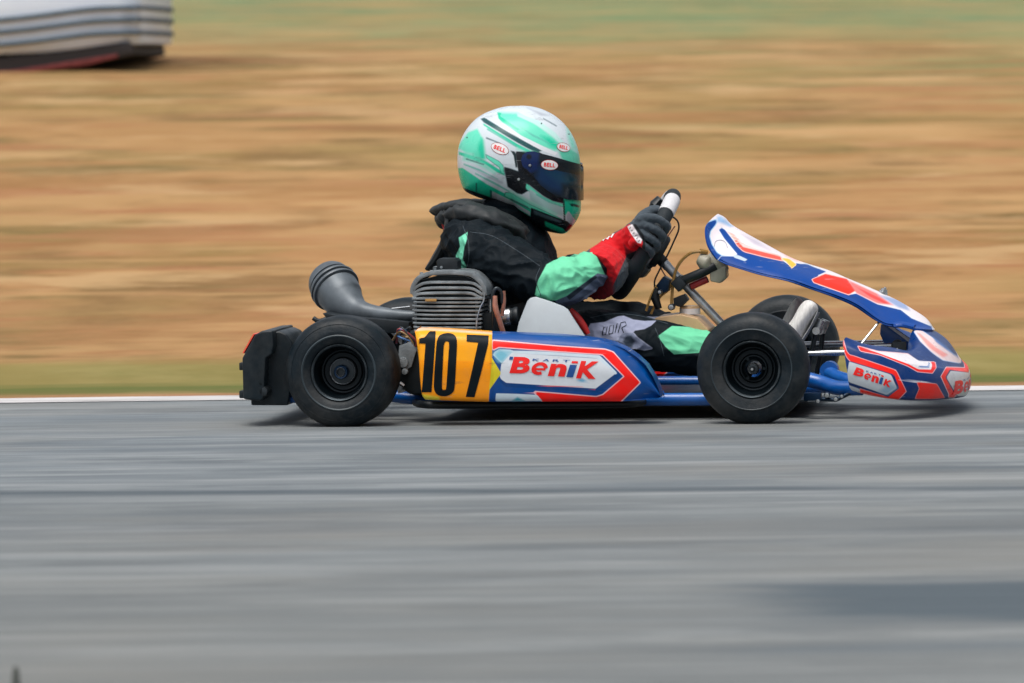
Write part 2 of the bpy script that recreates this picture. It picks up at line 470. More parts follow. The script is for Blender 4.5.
for s in (-1, 1):
    b = MB(); b.tube([(.14, .36 * s, z0 + .002), (.17, .44 * s, z0 + .002), (.24, .455 * s, z0 + .001), (.58, .455 * s, z0 + .001), (.66, .44 * s, z0 + .002), (.68, .37 * s, z0 + .002)], .009, 12, smooth=5); b.build('side_bar', M['black'], kart)
b = MB(); b.plate([(.18, z0 - .003), (1.06, z0 - .003), (1.06, z0 + .002), (.18, z0 + .002)], -.335, .335); b.build('floor_tray', M['tray'], kart, bevel=.001)
f = MB()
for s in (-1, 1):
    f.tube([(FW.x, .44 * s, .1305), (FW.x, .36 * s, .1305)], .0085, 12, mi=1)
    f.box((FW.x - .016, .355 * s - .012, .085), (FW.x + .016, .355 * s + .012, .165))
    f.tube([(FW.x - .055, .33 * s, .10), (FW.x - .06, .03 * s, .10)], .0055, 10, mi=1)
    f.lathe([(.0001, -.01), (.011, -.01), (.011, .01), (.0001, .01)], (FW.x - .055, .33 * s, .10), axis=(0, 0, 1), seg=12)
f.build('steering_linkage', [M['dark_steel'], M['steel']], kart)
f = MB()                                               # small brackets and bolts under the nose
p = L(812, 397, -.36); f.box((p.x - .018, -.38, p.z - .008), (p.x + .022, -.34, p.z + .010), 0)
for (x, y, r) in ((827, 395, .007), (836, 399, .006), (842, 396, .005), (818, 401, .006)):
    q = L(x, y, -.37); f.lathe([(.0001, -.012), (r, -.012), (r, .012), (.0001, .012)], q, seg=12, mi=1)
f.tube([L(818, 399, -.36), L(836, 400, -.36), L(852, 392, -.36)], .005, 8, mi=2)
f.build('nose_bracket', [M['hub_blue'], M['steel'], M['dark_steel']], kart, bevel=.0015)

# nose support bars
f = MB()
f.tube([L(803, 353.6, -.16), L(898, 351.0, -.16)], .0072, 12); f.build('nose_support_bar', M['steel'], kart)
f = MB(); f.tube([L(803, 344.6, .12), L(905, 342.2, .12)], .0075, 12); f.build('nose_support_bar', M['steel'], kart)
f = MB()
f.tube([L(858, 346.5, -.05), L(905, 344.8, -.05)], .0055, 12)
f.lathe([(.0001, -.02), (.013, -.02), (.013, .02), (.0001, .02)], L(897, 345, -.06), seg=14, mi=1)
f.box(L(893, 352, -.1) - Vector((0, .01, 0)), L(906, 342, -.1) + Vector((0, .02, 0)), 1)
f.build('nose_bar_clamp', [M['steel'], M['black']], kart)
f = MB(); f.tube([L(879, 322, -.11), L(858, 348, -.16)], .0028, 8); f.build('fairing_stay', M['steel'], kart)

# ---------------- rear bumper
f = MB()
f.plate(XZ([(243.5, 399), (242.5, 358), (247, 350), (256, 334), (262, 331), (273, 330.3), (274, 345), (272, 354), (266, 358), (264, 398), (261, 401)], -.56), -.565, -.27)
f.plate(XZ([(243.5, 399), (242.5, 374), (262, 372), (264, 398), (261, 401)], -.56), -.28, .565)
zlow = L(262, 372, -.5).z
PB = XZ([(262, 331.5), (281, 331), (287.5, 334), (293, 342), (295, 352), (294.5, 375), (289, 405), (252, 405), (252, 396), (258, 360)], -.50)
f.plate(PB, -.515, -.30)
f.plate([(x, min(z, zlow)) for x, z in PB if z < zlow + .04 or x < PB[1][0] + .0], -.31, .515)
bump_o = f.build('rear_bumper', M['black_plastic'], kart, bevel=.011, bseg=4, angle=50)
f = MB()
for (x, y) in ((243, 366), (243, 394)):
    q = L(x, y, -.5); f.box((q.x - .006, -.52, q.z - .009), (q.x + .01, -.38, q.z + .009))
q = L(265, 391, -.535); f.lathe([(.0001, -.03), (.011, -.03), (.013, -.02), (.013, .03)], q, seg=14, mi=1)
q = L(263, 383, -.535); f.lathe([(.0001, -.03), (.007, -.03), (.007, .03)], q, seg=14, mi=1)
f.build('bumper_mount', [M['black'], M['dark_steel']], bump_o, bevel=.003)
f = MB()
a, c = L(255.3, 335, -.55), L(244.6, 354, -.55)
n = Vector((-(a.z - c.z), 0, (a.x - c.x))).normalized(); n = n if n.x < 0 else -n
q = [(a + n * .0025), (c + n * .0025)]
rows = [[Vector((lerp.x, y, lerp.z)) for y in np.linspace(-.552, -.25, 8)] for lerp in [q[0].lerp(q[1], t) for t in np.linspace(0, 1, 6)]]
rows2 = [[p + n * .003 for p in r] for r in rows]
f.grid(rows2); f.grid([r for r in rows]); f.grid([rows[0], rows2[0]]); f.grid([rows[-1], rows2[-1]]); f.grid([[r[0] for r in rows], [r[0] for r in rows2]])
f.build('bumper_sticker', M['orange'], bump_o)
f = MB(); q = L(291.5, 398, -.48); f.tube([q + Vector((-.014, 0, 0)), q + Vector((-.008, 0, 0)), q + Vector((.05, 0, 0))], [.010, .0115, .0115], 16)
f.tube([q + Vector((-.017, 0, 0)), q + Vector((-.0135, 0, 0))], [.007, .0085], 16, mi=1); f.build('frame_end_plug', [M['blue_tube'], M['steel']], kart)

# ---------------- exhaust
def pts3(rows): return [L(a, b, c) for a, b, c, *_ in rows]
ex = [(420, 316, -.22, 4.8), (402, 315.5, -.22, 5.6), (387, 314.5, -.22, 7), (375, 313.5, -.21, 8.4), (365, 312, -.20, 10), (357.5, 310, -.185, 12.6), (351, 306.5, -.17, 16.6), (345, 301.5, -.155, 20.4), (341, 296.0, -.142, 22.4), (337, 290.5, -.128, 23.2)]
f = MB(); f.tube(pts3(ex), [r[3] * S for r in ex], 36, smooth=5)
exh = f.build('exhaust_silencer', M['silencer'], kart, angle=50)
a = L(336.2, 289.5, -.125); d = (a - L(341, 295.5, -.142)).normalized()
R0 = 23.4 * S
prof = [(R0 * .98, -.004), (R0 + .0050, -.003), (R0 + .0062, .001), (R0 + .005, .004), (R0 - .008, .0055), (R0 - .008, .0105), (R0 + .0048, .012), (R0 + .0058, .016), (R0 + .004, .020), (R0 - .008, .0215), (R0 - .008, .026), (R0 + .001, .028), (R0, .034), (R0 * .96, .044), (R0 * .86, .054), (R0 * .68, .062), (R0 * .42, .067), (R0 * .36, .065), (R0 * .33, .04), (.0001, .04)]
f = MB(); f.lathe(prof, a, d, 44); f.build('silencer_end_cap', M['silencer'], exh, angle=40)
f = MB(); q = L(322, 319, -.18)
f.tube([L(313, 318, -.2), L(320, 321, -.2), L(335, 316, -.18), L(350, 318, -.16)], .006, 8, smooth=4)
f.plate(XZ([(330, 311), (352, 314), (400, 318), (416, 320), (416, 331), (386, 331), (340, 323)], -.16), -.28, -.10)
f.build('exhaust_bracket', M['black'], kart, bevel=.004)
f = MB(); f.tube([L(392, 308.6, -.255), L(410, 306.6, -.258)], .0022, 8); f.build('exhaust_spring', M['steel'], exh)

# ---------------- engine
YE0, YE1 = -.40, -.255
e = MB()
core = crop(390, 250, 6.83)
e.plate(XZ(core((165, 320), (165, 560), (600, 560), (600, 320)), YE0 + .012), YE0 + .014, YE1 - .010, 1)
engine = e.build('engine', [M['alu'], M['alu_dark']], kart, bevel=.006)
def strip(mb, pts, th, y0, y1, mi=0):
    V, F = ribbon(pts, th); q = [(L(p[0], p[1], y0)) for p in V]; n = len(pts)
    mb.plate([(p.x, p.z) for p in q[:n]] + [(p.x, p.z) for p in q[:n - 1:-1]], y0, y1, mi)
e = MB()
for k, yy in enumerate((356, 384, 413, 442, 471, 500, 528, 553)):
    ins = max(0, (yy - 470) * .16) + (10 if k == 0 else 0)
    strip(e, core((150 + ins, yy - 3), (170 + ins, yy), (300, yy + 3), (600, yy + 3), (626 - ins * .4, yy)), 2.25, YE0, YE1)
e.build('cylinder_fins', M['alu'], engine, bevel=.0016, bseg=2)
e = MB()
dome = core((160, 318), (158, 268), (205, 205), (330, 172), (510, 176), (585, 207), (628, 262), (632, 318))
e.plate(XZ(dome, YE0 + .014), YE0 + .016, YE1 - .012, 1)
top = catmull(core((152, 300), (158, 248), (205, 185), (325, 154), (515, 160), (590, 192), (640, 255), (645, 312)), 6)
strip(e, top, 4.6, YE0, YE1)
for (a, bq, cc) in ((268, 224, 40), (300, 262, 30), (322, 296, 22)):
    p = catmull(core((156, a + 12), (185, a - 18), (250, bq), (400, bq - 3), (545, bq), (600, bq + 22), (632, a + 8)), 5)
    strip(e, p, 2.9, YE0, YE1)
strip(e, core((148, 332), (640, 332)), 2.4, YE0 - .002, YE1 + .002)
e.build('cylinder_head', [M['alu'], M['alu_dark']], engine, bevel=.0014, bseg=2)
e = MB()
e.plate(XZ(core((330, 142), (325, 75), (345, 56), (450, 56), (468, 75), (468, 148)), -.34), -.36, -.29)
q = L(*core((352, 118))[0], -.36); e.lathe([(.0001, -.004), (.0045, -.004), (.0045, .004)], q, seg=12, mi=1)
q = L(*core((316, 138))[0], -.34); e.lathe([(.0001, -.01), (.008, -.008), (.008, .012)], q, axis=(0, 0, -1), seg=12, mi=1)
e.build('spark_plug_cap', [M['black'], M['alu']], engine, bevel=.004)
e = MB()
for bx in (215, 285, 500, 575):
    q = L(*core((bx, 158 if 250 < bx < 550 else 172))[0], -.37); e = MB(); e.lathe([(.0001, .007), (.0042, .007), (.0046, .003), (.0046, 0), (.007, 0), (.007, -.004)], q, axis=(0, 0, 1), seg=8); e.build('head_bolt', M['steel'], engine)
e = MB(); e.tube([L(x, y, YE0 - .008) for x, y in core((645, 290), (640, 345), (618, 390), (597, 460), (588, 550))], .0017, 8, smooth=4); e.build('ignition_lead', M['steel'], engine)
e = MB(); e.plate(XZ(core((240, 333), (318, 333), (318, 351), (240, 351)), YE0 - .004), YE0 - .006, YE0 - .003); e.build('maker_plate', M['hose_amber'], engine, bevel=.0006)
# crankcase, carburettor, hoses
e = MB()
e.plate(XZ([(404, 332), (490, 332), (498, 345), (496, 392), (412, 394), (402, 370)], -.36), -.39, -.24)
e.lathe([(.0001, -.02), (.05, -.02), (.055, -.01), (.055, .03)], L(420, 372, -.40), seg=32)
e.build('crankcase', M['alu_dark'], engine, bevel=.006)
e = MB()
e.plate(XZ([(484, 313), (500, 311), (503, 330), (486, 333)], -.34), -.38, -.30, 0)
e.lathe([(.0001, -.03), (.008, -.03), (.008, .03), (.0001, .03)], L(491, 311, -.35), axis=(0, 0, 1), seg=14, mi=1)
e.lathe([(.016, -.012), (.021, -.012), (.021, .012), (.016, .012)], L(506.5, 317, -.34), axis=(1, 0, .1), seg=24, mi=1)
e.lathe([(.0001, -.002), (.0195, -.002), (.0205, .006), (.019, .012), (.022, .018), (.022, .026), (.0001, .026)], L(508, 317, -.34), axis=(1, 0, .1), seg=24, mi=2)
e.build('carburettor', [M['alu_dark'], M['steel'], M['black']], engine, bevel=.002)
e = MB()
e.tube([L(x, y, z) for x, y, z in ((492.5, 331, -.40), (493, 309, -.41), (492.5, 296, -.41), (496, 288.5, -.41), (501, 292, -.405), (502.5, 303, -.40))], .0042, 10, smooth=6, mi=1)
e.tube([L(x, y, z) for x, y, z in ((495, 296, -.42), (495.5, 308, -.425), (499, 319, -.425), (503, 332, -.42))], [.0052, .0066, .0062, .006], 10, smooth=5)
e.tube([L(x, y, z) for x, y, z in ((503.5, 291, -.40), (504, 302, -.40), (502, 316, -.40))], .0046, 10, smooth=5)
e.build('fuel_hose', [M['hose_brown'], M['dark_steel']], engine)
e = MB()
e.plate(XZ([(401, 345), (412, 341), (418, 350), (413, 366), (406, 370), (400, 360)], -.40), -.43, -.37, 0)
e.lathe([(.0001, -.02), (.012, -.02), (.012, .02)], L(404, 362, -.42), seg=16, mi=0)
e.lathe([(.0001, -.025), (.007, -.025), (.007, .02)], L(406, 371, -.42), seg=12, mi=0)
for k in range(7):
    random.seed(40 + k)
    p = [(398 + random.uniform(-6, 4), 331 + random.uniform(0, 14), -.38), (405 + random.uniform(-6, 6), 329 + random.uniform(-4, 10), -.42), (411 + random.uniform(-5, 6), 338 + random.uniform(-5, 10), -.41), (406 + random.uniform(-7, 7), 350 + random.uniform(0, 20), -.39)]
    e.tube([L(*x) for x in p], .0028, 8, smooth=6, mi=[1, 2, 3, 4, 3, 2, 4][k])
e.build('brake_caliper', [M['alu'], M['red_plastic'], M['wire_blue'], M['black'], M['hose_amber']], kart, bevel=.003)
e = MB(); e.tube([L(398, 392, -.40), L(417, 386, -.40)], .004, 8); e.tube([L(400, 383, -.42), L(404, 386, -.42)], .006, 8); e.build('chain_tensioner', M['steel'], kart)

# ---------------- seat
f = MB()
st = [  # template x, top y, bottom y at the near wing; half width, wing top half width
    (588, 338, 392, .150, .165), (577, 322, 394, .165, .18), (566.5, 308, 396, .17, .19), (550, 302, 397, .17, .20), (534.5, 296.8, 397, .17, .205), (526, 301, 396, .17, .205), (505, 306, 394, .17, .205),
    (480, 300, 388, .165, .20), (462, 285, 372, .16, .19), (454, 276, 345, .155, .18), (450, 272, 318, .15, .17), (448, 270, 300, .14, .15), (447, 268, 282, .12, .13)]
rows = []
for x, ty, by, hw, tw in st:
    T = L(x, ty, -tw); B = L(x, by, -hw)
    half = [(T.x, -tw, T.z), (T.x, -tw * .99, T.z * .8 + B.z * .2), (T.x, -hw * 1.0, T.z * .35 + B.z * .65), (T.x, -hw * .93, T.z * .1 + B.z * .9), (T.x, -hw * .75, B.z), (T.x, -hw * .35, B.z - .002)]
    rows.append(catmull(half + [(p[0], -p[1], p[2]) for p in half[::-1]], 4))
rows = [list(r) for r in zip(*[catmull([r[j] for r in rows], 3) for j in range(len(rows[0]))])]
f.grid(rows)
me = evaluated(f.mesh('seat'), [('SOLIDIFY', dict(thickness=.006, offset=0))])
seat = link('seat', me, [M['black_plastic']], kart, 40)
f = MB()
wing = [(517, 333), (519, 322), (526.5, 301), (529.5, 298), (535, 297), (548, 301), (563, 306.5), (567.5, 309.5), (577, 323), (587, 337), (586, 350), (516, 350)]
q0 = XZ(wing, -.36); zt_, zb_ = max(p[1] for p in q0), min(p[1] for p in q0)
for th in (0, 1): pass
vs_ = []
for dy in (0, .009):
    vs_ += [(p[0], -.395 + .055 * ((p[1] - zb_) / (zt_ - zb_)) + dy, p[1]) for p in q0]
nq = len(q0)
f.add(vs_, [tuple(range(nq)), tuple(range(2 * nq - 1, nq - 1, -1))] + [(i, i + nq, (i + 1) % nq + nq, (i + 1) % nq) for i in range(nq)])
f.build('seat_wing', M['fibreglass'], seat, bevel=.003, bseg=3)
f = MB(); f.tube([L(x, y, -.25) for x, y in ((570, 309.5), (574, 314), (579, 320), (584, 327), (588, 334))], [.006, .0085, .0095, .0085, .006], 12, smooth=4); f.build('seat_edge_pad', M['red_foam'], seat)

# ---------------- side pods
pc = crop(400, 310, 3.793)
top_e = [(414.3, 329.5), (417, 328.2), (432, 328.6), (460, 330.2), (492, 332.4), (532, 333.7), (560, 335), (585, 337.2), (600, 339.3), (611, 342), (624, 347.5), (636, 355.5), (645, 364), (652, 375), (657, 386), (659.3, 394), (659.8, 396)]
bot_e = [(414.3, 331), (416.5, 342), (419.5, 364), (420.5, 385), (422, 396.5), (425, 399.6), (460, 401), (492, 401.8), (621, 401.2), (640, 400.2), (657, 398.3), (659.4, 397.2), (659.8, 396.4)]
def interp(e, x): 
    xs = [p[0] for p in e]; return float(np.interp(x, xs, [p[1] for p in e]))
xs = list(np.linspace(414.4, 424, 14)) + list(np.linspace(425, 640, 140)) + list(np.linspace(641, 659.7, 26))
rows = []
for x in xs:
    t_, b_ = interp(top_e, x), interp(bot_e, x)
    if b_ < t_ + .6: b_ = t_ + .6
    YN = -.575 + .035 * max(0, (x - 560) / 100) ** 2 + (.004 if x > 492.4 else 0) + .03 * max(0, (419 - x) / 5) ** 2
    YF = -.45
    T = L(x, t_, -.52).z; B = L(x, b_, -.54).z; X = L(x, (t_ + b_) / 2, -.56).x; H = T - B
    r = min(.02, H * .4)
    pr = [(YF, T - r * .6), (YF + (-.02), T), (-.52, T)] if False else []
    sec = [(YF, B + H * .3), (YF, T - .012), (YF - .012, T - .001), (-.515, T), (-.54, T - .0015), (YN + .018, T - r * .35), (YN + .004, T - r * 1.1), (YN - .002, T - H * .35), (YN - .004, T - H * .5), (YN - .002, T - H * .66), (YN + .002, B + r * .8), (YN + .010, B + r * .15), (-.54, B), (YF - .02, B), (YF, B + .01)]
    s2 = catmull([np.array(q) for q in sec], 5)
    rows.append([(X, q[0], q[1]) for q in s2])
def make_pod(mirror):
    p = MB(); rr = [[(x, -y, z) for x, y, z in r] for r in rows] if mirror else rows
    p.grid(rr, False, True, 0, True, True); return p.mesh('side_pod')
POD_L = [
    dict(polys=[pc((338, 40), (338, 120), (700, 108), (700, 96), (420, 92), (355, 78))], c=col(14, 70, 150), k=.0),
    dict(polys=[pc((352, 116), (600, 138), (778, 150), (808, 160), (910, 275), (836, 348), (545, 352), (508, 310), (745, 330), (770, 322), (852, 252), (768, 168), (375, 140), (350, 152))], c=col(252, 24, 18), edge=(col(240, 196, 200), 1.0)),
    dict(polys=[pc((346, 172), (372, 146), (764, 172), (838, 244), (762, 314), (400, 292), (376, 268), (386, 220), (346, 160))], c=col(2, 62, 124)),
    dict(polys=[pc((348, 166), (376, 148), (590, 160), (758, 172), (826, 240), (812, 246), (748, 184), (560, 172), (430, 163), (388, 205))], c=col(206, 222, 232)),
    dict(polys=[pc((352, 164), (376, 150), (424, 158), (390, 200), (372, 196))], c=col(120, 186, 206), soft=2.5),
    dict(polys=[pc((384, 206), (424, 162), (560, 172), (748, 184), (818, 241), (742, 298), (402, 276), (378, 258))], c=col(216, 222, 228)),
    dict(polys=[pc((470, 284), (740, 303), (748, 298), (690, 290))], c=col(240, 90, 80), soft=.4),
    dict(polys=[pc((660, 272), (690, 258), (720, 276))], c=col(120, 176, 208), soft=1.0),
    dict(polys=[pc((364, 316), (440, 318), (520, 322), (540, 345), (362, 346))], c=col(206, 222, 232)),
    dict(polys=[pc((420, 318), (520, 312), (516, 318), (430, 322))], c=col(240, 180, 186)),
    dict(polys=[pc((425, 345), (445, 330), (475, 345))], c=col(60, 160, 180), soft=1),
    dict(polys=[pc((330, 60), (349, 60), (349, 182), (384, 240), (340, 302), (334, 360), (330, 360))], c=col(222, 206, 44)),
    dict(polys=[pc((20, 40), (349, 60), (349, 180), (338, 300), (336, 360), (20, 360))], c=col(252, 168, 20)),
    dict(polys=[pc((60, 188), (349, 196), (338, 300), (336, 360), (60, 360))], c=col(255, 152, 12), soft=.5, k=.8),
    dict(polys=[pc((40, 60), (100, 66), (349, 84), (349, 92), (100, 76), (54, 80))], c=col(252, 206, 170), soft=.8),
    dict(polys=[pc((80, 318), (100, 322), (150, 330), (150, 350), (80, 350))], c=col(236, 214, 60), soft=1.2),
]
for mir in (False, True):
    me = make_pod(mir)
    me.materials.append(livery(me, 'side_pod_livery', col(0, 70, 140), POD_L, rough=.34, coat=.08, grime=.22))
    pod = link('side_pod', me, [], kart, 55)
    if not mir:
        nc = crop(410, 320, 7.592)
        D = Decal()
        D.poly(nc((66, 178), (70, 142), (112, 132), (150, 88), (196, 88), (182, 300), (164, 547), (90, 548), (105, 360), (118, 180)))
        o0 = catmull(nc((203, 165), (222, 122), (268, 103), (318, 106), (350, 132), (357, 185), (352, 300), (340, 500), (322, 552), (272, 577), (216, 570), (186, 532), (182, 470), (192, 300), (203, 165)), 4)[:-1]
        i0 = catmull(nc((257, 195), (268, 166), (287, 164), (297, 185), (290, 300), (276, 505), (264, 529), (249, 526), (243, 500), (250, 330), (257, 195)), 4)[:-1]
        D.poly(o0, i0)
        D.poly(nc((430, 113), (598, 120), (594, 182), (545, 380), (490, 585), (424, 583), (470, 390), (518, 172), (430, 164)))
        D.build('race_number', [M['decal_black']], pod, pod)
        bc = crop(500, 335, 7.877); D = Decal()
        for ch, q, mi in (('B', ((74, 300), (222, 304), (112, 172)), 0), ('e', ((236, 312), (362, 316), (262, 212)), 0), ('n', ((376, 322), (508, 328), (404, 224)), 0), ('K', ((598, 340), (752, 346), (640, 204)), 0)):
            D.letters(ch, *bc(*q), mi=mi, bold=.045)
        D.poly(bc((522, 330), (574, 333), (606, 236), (552, 234)), mi=1); D.poly(bc((562, 222), (612, 224), (616, 208), (568, 205)), mi=0)
        D.word('KART', *bc((254, 203), (545, 214), (262, 186)), mi=1, bold=.02, gap=.45)
        D.poly(bc((72, 194), (100, 196), (104, 172), (78, 170)), mi=1)
        D.build('lettering', [M['decal_red'], M['decal_blue']], pod, pod)

# ---------------- front fairing
FA = [((718, 213.8), (707.2, 225), (708, 244), (718, 260)), ((725, 217.5), (712, 232), (713.5, 248), (723, 262.8)), ((734, 226), (722, 239), (722, 252), (731, 266)), ((764, 243), (755, 252), (753, 264), (761, 275)), ((794.5, 259), (787, 264.5), (786, 273), (792, 282)),
      ((828, 270), (820, 276), (814, 282), (815, 290)), ((848, 278.5), (840, 284), (836, 291), (839, 298.2)), ((868.5, 287), (861, 292), (855, 299), (857, 306.5)), ((895.5, 299.3), (888, 305), (878, 312), (876, 320)),
      ((915.7, 311), (909, 316), (898, 321), (888, 325.5)), ((927, 319), (921, 323), (912, 325.5), (902, 325.5)), ((934.5, 329.5), (931, 329.5), (924, 329), (914, 328))]
YW = [(.0, -.075, -.125, -.145)] * 5 + [(0, -.07, -.115, -.135), (0, -.07, -.11, -.13), (0, -.065, -.105, -.125), (0, -.06, -.10, -.12), (0, -.055, -.095, -.115), (0, -.05, -.09, -.11), (0, -.05, -.09, -.11)]
rows = []
for (u, m1, m2, bb), ys in zip(FA, YW):
    half = [tuple(L(q[0], q[1], y)) for q, y in zip((bb, m2, m1, u), ys[::-1])]
    half = [(half[0][0] + .004, half[0][1] * .88, half[0][2] + .004)] + half
    rows.append(catmull(half + [(p[0], -p[1], p[2]) for p in half[-2::-1]], 9))
rows = [list(r) for r in zip(*[catmull([r[j] for r in rows], 12) for j in range(len(rows[0]))])]
f = MB(); f.grid(rows)
me = evaluated(f.mesh('front_fairing'), [('SOLIDIFY', dict(thickness=.005, offset=-1))])
c4, c5 = crop(695, 200, 6.833), crop(800, 250, 4.267)
BLUE = col(0, 66, 146)
FAIR_L = [
    dict(polys=[c4((30, 150), (75, 160), (142, 135), (148, 150), (136, 172), (104, 212), (97, 248), (114, 305), (148, 360), (184, 383), (262, 392), (290, 480), (160, 440), (30, 330))], c=BLUE, edge=(col(150, 196, 226), .9)),
    dict(polys=[c4((164, 204), (182, 190), (205, 205), (240, 250), (288, 312), (332, 352), (480, 388), (600, 416), (658, 455), (690, 442), (760, 436), (840, 470), (840, 640), (600, 590), (240, 500), (140, 430), (180, 384), (262, 386), (292, 372), (200, 262)), c5((-20, 56), (40, 66), (112, 92), (50, 120), (58, 142), (208, 192), (240, 186), (330, 232), (430, 256), (476, 292), (560, 326), (580, 380), (420, 400), (300, 330), (190, 240), (-20, 160))], c=BLUE, edge=(col(196, 214, 232), .5)),
    dict(polys=[c4((262, 374), (300, 378), (362, 408), (340, 418), (262, 392))], c=col(190, 206, 218)),
    dict(polys=[c4((250, 238), (330, 322), (480, 360), (580, 385), (600, 414), (470, 386), (332, 350), (290, 310))], c=col(246, 86, 70), edge=(col(244, 190, 180), .8)),
    dict(polys=[c4((590, 398), (640, 402), (690, 440), (662, 464), (625, 420))], c=col(250, 190, 60), edge=(col(250, 214, 160), .6)),
    dict(polys=[c5((52, 126), (108, 102), (200, 124), (238, 172), (208, 190), (60, 138))], c=col(254, 46, 22), edge=(col(246, 190, 180), .7)),
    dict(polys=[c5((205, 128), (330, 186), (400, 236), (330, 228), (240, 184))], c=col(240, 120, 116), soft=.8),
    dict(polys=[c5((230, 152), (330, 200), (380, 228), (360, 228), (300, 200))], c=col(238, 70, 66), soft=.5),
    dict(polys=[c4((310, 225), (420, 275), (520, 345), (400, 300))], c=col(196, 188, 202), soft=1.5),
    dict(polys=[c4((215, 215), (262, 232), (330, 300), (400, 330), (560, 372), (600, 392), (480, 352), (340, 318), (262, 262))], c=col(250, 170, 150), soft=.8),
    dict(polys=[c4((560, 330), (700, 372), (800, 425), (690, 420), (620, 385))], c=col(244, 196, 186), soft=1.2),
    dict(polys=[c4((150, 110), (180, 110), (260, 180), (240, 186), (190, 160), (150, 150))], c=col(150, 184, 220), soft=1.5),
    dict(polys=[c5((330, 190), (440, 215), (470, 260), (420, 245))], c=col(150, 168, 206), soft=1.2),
]
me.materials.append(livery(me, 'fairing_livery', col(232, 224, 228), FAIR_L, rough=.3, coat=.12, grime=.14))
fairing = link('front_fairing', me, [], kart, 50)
f = MB(); q = L(883.7, 291.5, 0); f.lathe([(.0001, .011), (.0035, .011), (.0035, .006), (.008, .006), (.008, .001), (.011, 0), (.011, -.006)], q, axis=(.4, 0, .9), seg=16); f.build('fairing_bolt', M['steel'], fairing)
# oval number-plate recess mark at the top of the fairing
D = Decal(); el = catmull(c4((130, 320), (140, 285), (175, 275), (205, 290), (222, 330)), 4); D.stroke(el, .5); D.build('fairing_outline_mark', [M['fibreglass']], fairing, fairing)

# ---------------- nose cone
NP = [  # (inner, top, upper, mid, low, bottom): template x, y, lateral
    [(846, 344, -.425), (843.5, 341, -.455), (844, 350, -.468), (847, 371, -.475), (850, 388, -.462), (857, 392, -.43)],
    [(868, 350, -.36), (861, 348.5, -.455), (862, 356, -.470), (864, 376, -.478), (866, 391, -.464), (868, 395, -.43)],
    [(893, 351, -.27), (884, 354, -.440), (885, 361, -.458), (887, 380, -.466), (888, 396, -.452), (888, 398.6, -.42)],
    [(906, 352, -.19), (906, 360, -.405), (909, 366, -.422), (911, 384, -.430), (910, 398, -.416), (908, 400.4, -.38)],
    [(909, 341, -.135), (926, 363, -.34), (931, 369, -.355), (933, 384, -.362), (931, 398, -.35), (928, 400.4, -.31)],
    [(913, 330, -.105), (944, 365, -.25), (949, 370.5, -.262), (951, 384, -.268), (949, 396.5, -.258), (944, 399.2, -.22)],
    [(922, 327.5, -.06), (957, 366, -.13), (962.5, 372, -.14), (964.5, 384, -.142), (962, 395.5, -.138), (957, 398, -.11)],
    [(932, 330, 0), (962, 364.5, 0), (968, 371, 0), (970, 384, 0), (967, 394.5, 0), (961, 397, 0)]]
rows = []
for st_ in NP:
    pts = [np.array(L(*q)) for q in st_]
    pts[0][1], pts[1][1] = st_[0][2], st_[1][2]
    c_in = catmull(pts[:2], 1)
    bulge = (pts[0] + pts[1]) / 2 + np.array([.004, 0, .012])
    rows.append(catmull([pts[0], bulge] + pts[1:], 8))
cols_ = []
for j in range(len(rows[0])):
    half = [r[j] for r in rows]
    full = half + [np.array([p[0] + (.045, .03, .012)[i] if i < 3 else p[0], -p[1], p[2]]) for i, p in reversed(list(enumerate(half[:-1])))]
    cols_.append(catmull(full, 12))
rows = [list(r) for r in zip(*cols_)]
f = MB(); f.grid(rows)
me = evaluated(f.mesh('nose_cone'), [('SOLIDIFY', dict(thickness=.006, offset=-1))])
c7 = crop(820, 300, 5.69); c9 = crop(920, 350, 11.38)
RED = col(252, 34, 22)
